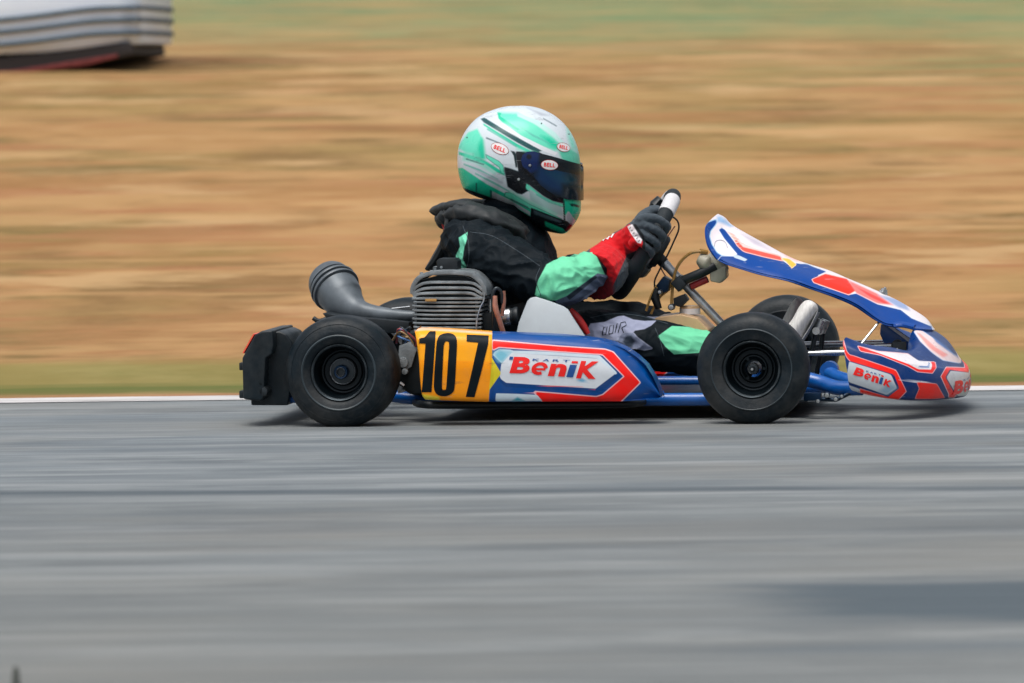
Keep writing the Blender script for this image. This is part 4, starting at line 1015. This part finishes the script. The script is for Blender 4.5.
for (x, y, rx, ry, rot, tgt) in ((256, 251, 38, 21, .38, helmet), (526, 245, 27, 17, .25, helmet), (467, 320, 35, 20, .10, visor)):
    cx, cy = h1((x, y))[0]; rx, ry = rx / 4.269, ry / 4.269
    D = Decal(); D.poly(ellipse(cx, cy, rx + .5, ry + .5, rot), mi=2, lift=1); D.poly(ellipse(cx, cy, rx, ry, rot), mi=0, lift=1.5)
    u = np.array([math.cos(rot), math.sin(rot)]); w = np.array([-math.sin(rot), math.cos(rot)]); c0 = np.array([cx, cy])
    D.parts[-1] = D.parts[-1]
    V4 = Decal().word('BELL', c0 - u * rx * .68 + w * ry * .42, c0 + u * rx * .68 + w * ry * .42, c0 - u * rx * .68 - w * ry * .42, mi=1, bold=.03, gap=.2)
    for pt in V4.parts: D.parts.append((pt[0], pt[1], 1, 2.2))
    D.build('oval_badge', [M['decal_white'], M['decal_red'], M['red_plastic']], helmet, tgt, off=.0008, maxe=.006)

# ---------------- neck collar
half = [(437, 211, 0), (446, 207.5, -.06), (459, 205.5, -.105), (478, 208, -.128), (500, 216, -.122), (517, 225, -.085), (527, 232, -.04)]
pts = [L(*p) for p in half] + [L(531, 235, 0)] + [Vector((L(*p).x, -p[2], L(*p).z)) for p in half[:0:-1]]
f = MB(); q = catmull([np.array(p) for p in pts] + [np.array(pts[0])], 5)[:-1]
f.tube(q, .0210, 20, closed=True, lat=[.0115] * len(q))
def crumple(me, amp, fr):
    me.update(); nn = [v.normal.copy() for v in me.vertices]
    for v, n_ in zip(me.vertices, nn):
        p = v.co; v.co = p + n_ * amp * (1.5 * (.3 - abs(noise.noise(Vector((p.x * fr, p.y * fr * 1.4, p.z * fr * 1.8))))) + .6 * noise.noise(p * fr * 2.3))
    return me
cm = evaluated(f.mesh('neck_collar'), [('SUBSURF', dict(levels=1, render_levels=1))]); link('neck_collar', crumple(cm, .004, 24), [M['collar']], driver, 80)
hd = [(448, 220, 0), (452, 216, -.07), (466, 212.5, -.125), (488, 218, -.150), (508, 228, -.125), (522, 237, -.08), (530, 242, -.03)]
hp_ = [L(*p) for p in hd] + [L(533, 243, 0)] + [Vector((L(*p).x, -p[2], L(*p).z)) for p in hd[:0:-1]]
f = MB(); f.tube(catmull([np.array(p) for p in hp_] + [np.array(hp_[0])], 6)[:-1], .030, 20, closed=True, lat=[.020] * (len(hp_) * 6))
cm = evaluated(f.mesh('jacket_hood'), [('SUBSURF', dict(levels=1, render_levels=1))]); link('jacket_hood', crumple(cm, .010, 20), [M['collar']], driver, 80)
f = MB()
f.tube([L(446, 209, -.06), L(450, 222, -.10), L(447, 240, -.10), L(438, 258, -.08), L(430, 268, -.06)], [.008, .011, .013, .014, .008], 10, smooth=4, lat=[.018] * 5)
f.tube([L(442, 215, -.02), L(443, 222, -.04), L(445, 230, -.05)], [.0045, .005, .004], 8, mi=1, smooth=4)
f.build('collar_strap', [M['collar'], M['red_foam']], driver)

# ---------------- gloves
def make_glove():
    q = MB()
    def t(rows, seg=14, sm=4): q.tube([L(a, b, c) for a, b, c, d, e in rows], [r[3] for r in rows], seg, lat=[r[4] for r in rows], smooth=sm)
    # gauntlet, wrist and back of the hand
    t([(595, 277, -.195, .059, .068), (603, 270, -.165, .060, .060), (612, 260, -.130, .053, .046), (622, 249, -.118, .044, .036), (632, 240, -.135, .037, .028), (639, 233, -.156, .034, .022), (644, 229, -.163, .024, .014)])
    t([(599, 289, -.165, .026, .03), (606, 283, -.155, .03, .034), (613, 276, -.13, .026, .03)])
    # knuckle row and four fingers closing round the rim
    K = [((643, 218.5), (656, 218.5), (666.5, 225.5), (663, 233)), ((641, 225), (653.5, 228), (662.5, 236), (658, 243)), ((639, 232.5), (649.5, 237.5), (657.5, 245), (652.5, 251)), ((636.5, 240), (645, 246), (651.5, 252.5), (647, 257))]
    ln = [.0098, .0099, .0096, .0086]
    for i, (k, p1, p2, p3) in enumerate(K):
        r = ln[i]
        q.tube([L(k[0] - 6, k[1] + 5, -.168), L(*k, -.178), L(*p1, -.184), L(*p2, -.166), L(*p3, -.130), L(p3[0] - 6, p3[1] + 1, -.110)], [r * 1.1, r * 1.15, r, r * .98, r * .92, r * .7], 14, smooth=5)
    # thumb leaves the side of the palm and hooks round the inside of the rim
    q.tube([L(633, 231, -.165), L(640, 221, -.135), L(648, 213, -.112), L(656, 210, -.098), L(661, 213, -.09)], [.016, .015, .0135, .012, .009], 14, smooth=5)
    return q.mesh('glove')
gm = evaluated(make_glove(), [('REMESH', dict(mode='VOXEL', voxel_size=.0021)), ('SMOOTH', dict(factor=.5, iterations=4))])
for v in gm.vertices:
    p = v.co; a = noise.noise(Vector((p.x * 60, p.y * 40, p.z * 50))); d = .0022 * (.3 - abs(a)) + .0012 * noise.noise(p * 120)
    v.co += v.normal * d
g1 = crop(590, 180, 5.69); g2 = crop(596, 210, 13.667)
GL = [
    dict(polys=[g1((0, 300), (55, 335), (140, 305), (225, 250), (300, 350), (305, 385), (215, 420), (190, 470), (150, 560), (110, 640), (100, 690), (0, 690))], c=col(206, 14, 26), soft=.5),
    dict(polys=[g1((10, 560), (70, 545), (130, 560), (140, 690), (0, 690))], c=col(120, 24, 32), soft=2),
    dict(polys=[g1((190, 360), (220, 395), (250, 410), (235, 425), (205, 430))], c=col(110, 20, 30), soft=1.0),
    dict(polys=[g1((212, 264), (240, 252), (296, 340), (290, 362), (270, 358), (232, 304))], c=col(232, 226, 228), soft=.4),
    dict(polys=[g1((243, 248), (262, 252), (305, 312), (316, 370), (312, 400), (294, 386), (302, 350), (290, 318), (262, 280))], c=col(20, 26, 30), soft=.4),
    dict(polys=[g1((206, 425), (300, 388), (318, 400), (300, 440), (205, 470))], c=col(26, 32, 38), soft=.6),
]
gm.materials.append(livery(gm, 'glove_fabric', col(66, 76, 84), GL, rough=.75, coat=0, grime=.08, bmp=.4, bscale=500, sheen=.1, gscale=40))
glove = link('glove', gm, [], driver, 60)
D = Decal()
for k in range(6):
    t_ = k / 5; c0 = np.array(g2((470, 245))[0]) * (1 - t_) + np.array(g2((590, 420))[0]) * t_
    D.stroke([c0 + np.array([-.9, .7]), c0 + np.array([.8, -.5])], .55)
D.build('glove_label', [M['decal_black']], glove, glove, off=.0012, maxe=.004)
D = Decal(); D.stroke(g2((55, 430), (70, 395), (100, 420), (130, 385), (160, 400), (190, 355), (210, 375), (250, 315)), 1.3)
D.build('glove_print', [M['decal_white']], glove, glove, off=.0012, maxe=.004)
g3 = glove.copy(); COL.objects.link(g3); g3.parent = driver
mm = gm.copy()
for v in mm.vertices: v.co.y = -v.co.y
mm.flip_normals(); g3.data = mm; g3.location = (-.030, .004, -.010)

# ---------------- boots
def boot(rows, sole, name='boot'):
    q = MB(); q.tube([L(a, b, c) for a, b, c, d, e in rows], [r[3] for r in rows], 20, lat=[r[4] for r in rows], smooth=5)
    m_ = evaluated(q.mesh('boot'), [('REMESH', dict(mode='VOXEL', voxel_size=.003)), ('SMOOTH', dict(factor=.5, iterations=4))])
    o = link('boot', m_, [M['boot']], driver, 60)
    for k_s in (3,):
        a_ = rows[k_s]; b_ = rows[k_s + 1]
        w_ = MB(); w_.tube([L(a_[0], a_[1], a_[2]), L(.75 * a_[0] + .25 * b_[0], .75 * a_[1] + .25 * b_[1], a_[2])], [a_[3] * 1.02, (.75 * a_[3] + .25 * b_[3]) * 1.04], 20, lat=[a_[4] * 1.02, (.75 * a_[4] + .25 * b_[4]) * 1.04]); w_.build('boot_strap', M['sole'], o)
    if sole: s_ = MB(); s_.tube([L(a, b, c) for a, b, c, d, e in sole], [r[3] for r in sole], 16, lat=[r[4] for r in sole], smooth=5); s_.build('boot_sole', M['sole'], o)
boot([(757, 356, -.142, .040, .040), (770, 357, -.142, .044, .042), (783, 348, -.142, .038, .042), (793, 336, -.142, .028, .044), (800.5, 323, -.142, .0215, .048), (807, 312, -.140, .0225, .046), (811.5, 305.5, -.138, .0195, .040), (813.5, 302.5, -.137, .011, .028)],
     [(794, 352, -.142, .006, .036), (804, 338, -.142, .004, .042), (812, 325, -.14, .004, .042), (818, 312, -.138, .005, .030)])
boot([(772, 352, .10, .038, .040), (778, 350, .10, .038, .042), (782, 341, .10, .030, .042), (785, 331, .10, .020, .044), (789.5, 320, .098, .0155, .046), (795, 308, .096, .0140, .040), (799.5, 299, .094, .009, .026)], None)

# =================================================================== SETTING
def zg(y):
    """height of the land behind the track: flat verge, then a long low bank"""
    if y < 3: return 0.0
    t = min(1, (y - 3) / 4); return (y - 3) * .042 * t if y < 75 else (72 * .042 - (y - 75) * .0)
ys = list(np.linspace(-60, -7, 12)) + list(np.linspace(-6, 3, 19)) + list(np.linspace(3.4, 75, 120)) + [80, 90, 110, 150, 220, 340, 520]
xs = [-520, -340, -200, -120, -70] + list(np.linspace(-40, 40, 121)) + [70, 120, 200, 340, 520]
vs = []
for y in ys:
    for x in xs:
        k = max(0, min(1, (y - 2.5) / 4)); kk = 1 if y < 75 else 0
        h = zg(y) + kk * k * (.045 * noise.noise(Vector((x * .35, y * .5, 0))) + .02 * noise.noise(Vector((x * 1.3, y * 1.2, 4))))
        vs.append((x, y, h))
g = MB(); C_ = len(xs); g.add(vs, [(i * C_ + j, i * C_ + j + 1, (i + 1) * C_ + j + 1, (i + 1) * C_ + j) for i in range(len(ys) - 1) for j in range(C_ - 1)])
m, nt, b = nodes_of('dry_grass'); setp(b, Roughness=.95, Specular_IOR_Level=.1)
tc = nt.nodes.new('ShaderNodeTexCoord'); sx = nt.nodes.new('ShaderNodeSeparateXYZ'); nt.links.new(tc.outputs['Object'], sx.inputs[0])
def math_n(op, a, c):
    n_ = nt.nodes.new('ShaderNodeMath'); n_.operation = op
    for i, v in enumerate((a, c)):
        if hasattr(v, 'is_output'): nt.links.new(v, n_.inputs[i])
        else: n_.inputs[i].default_value = v
    return n_.outputs[0]
big = noise_out(nt, 1.0, 6, .66, mapscale=(.16, .22, 1))
def layer(sx_, sy_, sz_, d=6, r=.66): return noise_out(nt, 1.0, d, r, mapscale=(sx_, sy_, sz_))
yy = math_n('ADD', sx.outputs[1], math_n('MULTIPLY', math_n('SUBTRACT', big, .5), 14.0))
yy = math_n('ADD', yy, math_n('MULTIPLY', sx.outputs[0], .6))      # the green creeps lower towards the right
ramp = nt.nodes.new('ShaderNodeValToRGB'); nt.links.new(maprange(nt, yy, 0, 50), ramp.inputs[0])
def k_(r, g_, b_): q = col(r, g_, b_); return (q[0] * .61, q[1] * .595, q[2] * .54, 1)
stops = [(.0, (182, 138, 98)), (.12, (192, 142, 98)), (.25, (194, 150, 102)), (.36, (188, 148, 98)), (.45, (184, 148, 104)), (.49, (188, 150, 110)), (.54, (172, 160, 118)), (.61, (134, 166, 124)), (.70, (100, 158, 122)), (1, (98, 156, 124))]
el_ = ramp.color_ramp.elements
el_[0].position, el_[0].color = stops[0][0], k_(*stops[0][1]); el_[1].position, el_[1].color = stops[-1][0], k_(*stops[-1][1])
for p, c in stops[1:-1]: e_ = el_.new(p); e_.color = k_(*c)
dry = maprange(nt, yy, 33, 24, .3, 1)
c = ramp.outputs[0]
def over(c, fac, colour): return mixc(nt, math_n('MULTIPLY', fac, dry), c, colour)
c = over(c, maprange(nt, layer(.55, .30, 1, 5, .6), .42, .60, 0, .75), k_(160, 116, 72))
c = over(c, maprange(nt, layer(.6, .34, 7, 5, .6), .49, .62, 0, .75), k_(216, 174, 124))
c = over(c, maprange(nt, layer(.30, .28, 3, 5, .6), .49, .60, 0, .65), k_(152, 136, 82))
c = over(c, maprange(nt, layer(1.0, .42, 5, 5, .6), .52, .64, 0, .68), k_(124, 96, 60))
c = over(c, maprange(nt, layer(.9, .85, 12, 5, .6), .53, .65, 0, .66), k_(112, 106, 64))
c = over(c, maprange(nt, layer(.9, .36, 21, 5, .6), .54, .64, 0, .75), k_(226, 190, 144))
c = over(c, maprange(nt, layer(.8, .9, 41, 5, .6), .52, .62, 0, .60), k_(220, 178, 128))
c = over(c, maprange(nt, layer(.6, .30, 31, 5, .6), .54, .64, 0, .6), k_(184, 122, 88))
c = mixc(nt, math_n('MULTIPLY', maprange(nt, layer(.7, .22, 51, 5, .6), .50, .60, 0, .8), maprange(nt, yy, 24, 30)), c, k_(182, 166, 118))
c = mixc(nt, math_n('MULTIPLY', math_n('MULTIPLY', maprange(nt, layer(.45, .20, 61, 5, .6), .53, .62, 0, .75), maprange(nt, yy, 14, 22)), maprange(nt, sx.outputs[0], -1, 3, .3, 1)), c, k_(134, 160, 108))
fin = layer(1.6, 3.4, 1, 7, .74); mid = layer(.5, 1.4, 2)
c = mixc(nt, maprange(nt, fin, .36, .64, 0, .35), c, k_(214, 176, 128))
# green strip of mown verge next to the track
ver = math_n('ADD', sx.outputs[1], math_n('MULTIPLY', math_n('SUBTRACT', mid, .5), .9))
vfac = math_n('MULTIPLY', maprange(nt, ver, .95, 1.25), maprange(nt, ver, 3.0, 2.4))
c = mixc(nt, math_n('MULTIPLY', vfac, .62), c, k_(140, 150, 84))
v2 = math_n('MULTIPLY', maprange(nt, ver, .9, 1.05), maprange(nt, ver, 1.5, 1.25))
c = mixc(nt, math_n('MULTIPLY', v2, .7), c, k_(90, 116, 60))
v3 = maprange(nt, ver, 1.02, .88)
c = mixc(nt, math_n('MULTIPLY', v3, .8), c, k_(186, 140, 112))
nt.links.new(c, b.inputs['Base Color'])
bump(nt, b, fin, .4, .05)
me = g.mesh('ground'); ground = link('ground', me, [m], None, 60); tag(ground, kind='structure')
ground['label'] = 'dry tan grass bank with green verge behind the track'

def sheet(name, x0, x1, y0, y1, z, material, nx=2, ny=2):
    q = MB(); q.grid([[(x, y, z) for x in np.linspace(x0, x1, nx)] for y in np.linspace(y0, y1, ny)])
    return tag(q.build(name, material, None, smooth=False), kind='structure')
# asphalt
m, nt, b = nodes_of('asphalt'); setp(b, Roughness=.8, Specular_IOR_Level=.35)
tc = nt.nodes.new('ShaderNodeTexCoord'); sx = nt.nodes.new('ShaderNodeSeparateXYZ'); nt.links.new(tc.outputs['Object'], sx.inputs[0])
n1 = noise_out(nt, 1, 5, .6, mapscale=(.7, 5.0, 1)); n2 = noise_out(nt, 1, 4, .6, mapscale=(1.0, 22, 1)); n3 = noise_out(nt, 1, 4, .6, mapscale=(.5, .9, 1)); n4 = noise_out(nt, 260, 3, .7)
def a_(r, g_, b_, k=.80): q = col(r, g_, b_); return (q[0] * k, q[1] * k * .985, q[2] * k * .94, 1)
n5 = noise_out(nt, 1, 6, .68, mapscale=(.8, 7, 9)); n6 = noise_out(nt, 1, 5, .6, mapscale=(.8, 2.4, 17)); n7 = noise_out(nt, 1, 5, .62, mapscale=(1.1, 3.4, 29)); n8 = noise_out(nt, 1, 4, .55, mapscale=(.35, 1.1, 37))
c = mixc(nt, maprange(nt, n6, .36, .64), a_(118, 129, 138), a_(160, 168, 174))
c = mixc(nt, maprange(nt, n8, .42, .60, 0, .6), c, a_(122, 128, 130))
c = mixc(nt, maprange(nt, n1, .46, .62, 0, .7), c, a_(106, 116, 124))
c = mixc(nt, maprange(nt, n2, .42, .64, 0, .45), c, a_(112, 120, 128))
c = mixc(nt, maprange(nt, n5, .50, .64, 0, .6), c, a_(176, 182, 186))
c = mixc(nt, maprange(nt, n7, .52, .64, 0, .7), c, a_(92, 102, 110))
c = mixc(nt, maprange(nt, n3, .48, .68, 0, .45), c, a_(156, 152, 144))
c = mixc(nt, maprange(nt, n4, .3, .75, 0, .3), c, a_(84, 90, 96))
near = maprange(nt, sx.outputs[1], -2.0, -5.2, 0, .45)
c = mixc(nt, near, c, a_(122, 124, 122))
# tyre mark running along the track, a darker band behind it
yl = math_n('ADD', sx.outputs[1], math_n('MULTIPLY', sx.outputs[0], .085))
yw = math_n('ADD', yl, math_n('MULTIPLY', math_n('SUBTRACT', n3, .5), .22))
def band(v, y0, hw, so): return math_n('MULTIPLY', maprange(nt, v, y0 - hw - so, y0 - hw + so, smooth=True), maprange(nt, v, y0 + hw + so, y0 + hw - so, smooth=True))
c = mixc(nt, math_n('MULTIPLY', band(yw, -2.67, .055, .06), maprange(nt, n6, .34, .60, .5, 1)), c, a_(70, 82, 92))
c = mixc(nt, math_n('MULTIPLY', band(yw, -3.55, .12, .14), .35), c, a_(96, 100, 104))
# darker patch low on the right
px = math_n('ADD', sx.outputs[0], math_n('MULTIPLY', math_n('SUBTRACT', n6, .5), .7))
pat = math_n('MULTIPLY', maprange(nt, px, .22, .46, smooth=True), band(math_n('ADD', sx.outputs[1], math_n('MULTIPLY', math_n('SUBTRACT', n6, .5), .7)), -5.06, .33, .10))
c = mixc(nt, math_n('MULTIPLY', pat, .9), c, a_(78, 91, 101))
pat2 = math_n('MULTIPLY', maprange(nt, px, .15, .5, smooth=True), band(math_n('ADD', sx.outputs[1], math_n('MULTIPLY', math_n('SUBTRACT', n3, .5), .3)), -5.78, .06, .07))
c = mixc(nt, math_n('MULTIPLY', pat2, .75), c, a_(96, 106, 114))
nt.links.new(c, b.inputs['Base Color'])
nt.links.new(maprange(nt, n2, .3, .7, .72, .9), b.inputs['Roughness'])
bump(nt, b, n4, .35, .004)
sheet('road', -300, 300, -6.6, .775, .004, m)['label'] = 'grey asphalt race track'
lm, lnt, lb = nodes_of('white_line_paint'); setp(lb, Roughness=.8, Specular_IOR_Level=.2)
lc = mixc(lnt, maprange(lnt, noise_out(lnt, 1, 5, .65, mapscale=(1.2, 9, 1)), .40, .62), col(206, 204, 204), col(170, 168, 166))
lc = mixc(lnt, maprange(lnt, noise_out(lnt, 1, 6, .7, mapscale=(3.5, 22, 5)), .56, .68, 0, .75), lc, col(128, 128, 126))
lnt.links.new(lc, lb.inputs['Base Color'])
sheet('edge_line', -300, 300, 0.565, .765, .0058, lm)['label'] = 'white painted line along the far edge of the track'

# parked van at the top of the bank
van = bpy.data.objects.new('parked_van', None); COL.objects.link(van)
VY = 24.8; D_ = VY + CAM_D
vx = (172 - 512) / FPX * D_
vz = zg(VY) - .03
van.location = (vx - 2.40, VY, vz); van.rotation_euler = (0, 0, math.radians(-4))
tag(van, 'white parked van with dark body lines at the top of the bank', 'van')
wp = mat('white_van_paint', col(222, 236, 255), .35, coat=.1, var=.06, vscale=2); gk = mat('dark_body_line', col(82, 98, 110), .7, spec=.2); gb = mat('dark_underbody', col(44, 40, 40), .7); gl = mat('dark_window_glass', col(30, 40, 48), .08, coat=.5); rl = mat('red_reflector', col(120, 52, 52), .5)
def vsec(x, inset, top): 
    w = .92 - inset
    zb = .045 + max(0, x - 1.15) * .10
    return [(x, -w + .05, zb), (x, -w, zb + .06), (x, -w - .01, zb + .35), (x, -w + .01, 1.0), (x, -w + .13, top - .12), (x, -w + .28, top), (x, w - .28, top), (x, w - .13, top - .12), (x, w - .01, 1.0), (x, w + .01, zb + .35), (x, w, zb + .06), (x, w - .05, zb)]
q = MB(); rows = [vsec(x, i, t) for x, i, t in ((-2.32, .22, .95), (-2.25, .10, 1.0), (-2.0, .03, 1.12), (-1.55, 0, 1.3), (-1.0, 0, 1.95), (-.6, 0, 2.02), (1.9, 0, 2.02), (2.2, .02, 1.98), (2.29, .07, 1.93), (2.35, .18, 1.84))]
q.grid(rows, False, True, 0, True, True); vb_ = q.build('van_body', wp, van, 40)
for k, (z_a, z_b) in enumerate(((.160, .225), (.245, .310), (.325, .390))):
    q = MB(); path = [(-.8, -.936, z_a - .06), (.9, -.938, z_a - .02), (1.5, -.938, z_a + .01), (2.0, -.932, z_b), (2.2, -.914, z_b + .008), (2.29, -.866, z_b + .01), (2.345, -.75, z_b + .01), (2.352, .75, z_b + .01)]
    q.tube(path, .015, 8, smooth=4); q.build('body_line', gk, vb_)
q = MB(); q.box((-2.1, -.88, -.05), (1.5, .86, .08)); q.plate([(1.4, -.045), (1.9, .0), (2.30, .09), (2.28, .18), (1.4, .08)], -.885, .8); q.build('underbody', gb, van, bevel=.02)
q = MB(); q.plate([(.6, -.035), (1.5, -.03), (2.0, .025), (2.2, .075), (2.2, .095), (1.5, -.005), (.6, -.012)], -.915, -.878); q.build('side_reflector', rl, van, bevel=.004)
q = MB()
for (a, e_) in ((-.75, .55), (.65, 2.05)): q.plate([(a, 1.12), (e_, 1.12), (e_ - .05, 1.72), (a + .08, 1.72)], -.93, -.86)
q.build('window', gl, van, bevel=.03)
for x_ in (-1.45, 1.2):
    for s in (-1, 1):
        q = MB(); q.lathe([(.0001, -.09), (.19, -.09), (.20, -.10), (.28, -.10), (.31, -.07), (.31, .07), (.28, .10), (.0001, .10)], (x_, .76 * s, .29), seg=32); q.build('wheel', gb, van)

# stalk in the foreground, at the near edge of the track
wd = bpy.data.objects.new('dry_weed', None); COL.objects.link(wd); wd.location = (-.652, -6.35, -.004)
tag(wd, 'dark dry weed stalk at the near edge of the track, bottom left', 'weed')
wm = mat('dark_stalk', col(88, 92, 88), .8, var=.3, vscale=200)
q = MB(); q.tube([(0, 0, -.01), (.001, 0, .02), (0, .001, .038)], [.0035, .003, .003], 8, smooth=3); q.build('stem', wm, wd)
q = MB()
for k in range(70):
    t_ = k / 70; a = k * 2.4; r = .0055 * (1 - .6 * t_); q.tube([(r * .5 * math.cos(a), r * .5 * math.sin(a), .016 + t_ * .034), (r * math.cos(a), r * math.sin(a), .020 + t_ * .034), (r * 1.1 * math.cos(a), r * 1.1 * math.sin(a), .024 + t_ * .034)], [.0012, .0024, .0008], 6)
q.build('seed_head', wm, wd)

# =================================================================== LIGHT, SKY, CAMERA
SUN_EL, SUN_AZ = math.radians(70), math.radians(205)     # azimuth from +Y, clockwise
w = bpy.data.worlds.new('World'); scene.world = w; w.use_nodes = True; nt = w.node_tree
bg = nt.nodes['Background']; sky = nt.nodes.new('ShaderNodeTexSky'); sky.sky_type = 'NISHITA'; sky.sun_disc = False
sky.sun_elevation = SUN_EL; sky.sun_rotation = SUN_AZ; sky.air_density = 1.0; sky.dust_density = 5.0; sky.ozone_density = 1.0
hs = nt.nodes.new('ShaderNodeHueSaturation'); hs.inputs['Saturation'].default_value = .42
nt.links.new(sky.outputs[0], hs.inputs['Color']); nt.links.new(hs.outputs[0], bg.inputs['Color']); bg.inputs['Strength'].default_value = .12
sl = bpy.data.lights.new('sun', 'SUN'); sl.energy = 1.35; sl.angle = math.radians(38); sl.color = (1, .965, .92)
so = bpy.data.objects.new('sun', sl); COL.objects.link(so)
dirv = Vector((math.sin(SUN_AZ) * math.cos(SUN_EL), math.cos(SUN_AZ) * math.cos(SUN_EL), math.sin(SUN_EL)))
so.rotation_euler = dirv.to_track_quat('Z', 'Y').to_euler(); so.location = dirv * 30

cd = bpy.data.cameras.new('camera'); cam = bpy.data.objects.new('camera', cd); COL.objects.link(cam)
cd.sensor_width = 36; cd.lens = FPX / 1024 * 36; cd.sensor_fit = 'HORIZONTAL'; cd.clip_start = .1; cd.clip_end = 3000
cam.matrix_world = Matrix(((RIGHT[0], UP[0], -cF[0], CAMPOS[0]), (RIGHT[1], UP[1], -cF[1], CAMPOS[1]), (RIGHT[2], UP[2], -cF[2], CAMPOS[2]), (0, 0, 0, 1)))
cd.dof.use_dof = True; cd.dof.focus_distance = 13.25; cd.dof.aperture_fstop = 8.0
scene.camera = cam
scene.view_settings.view_transform = 'Standard'; scene.view_settings.look = 'None'; scene.view_settings.gamma = 1
scene.view_settings.exposure = 0.40
scene.cycles.use_denoising = True
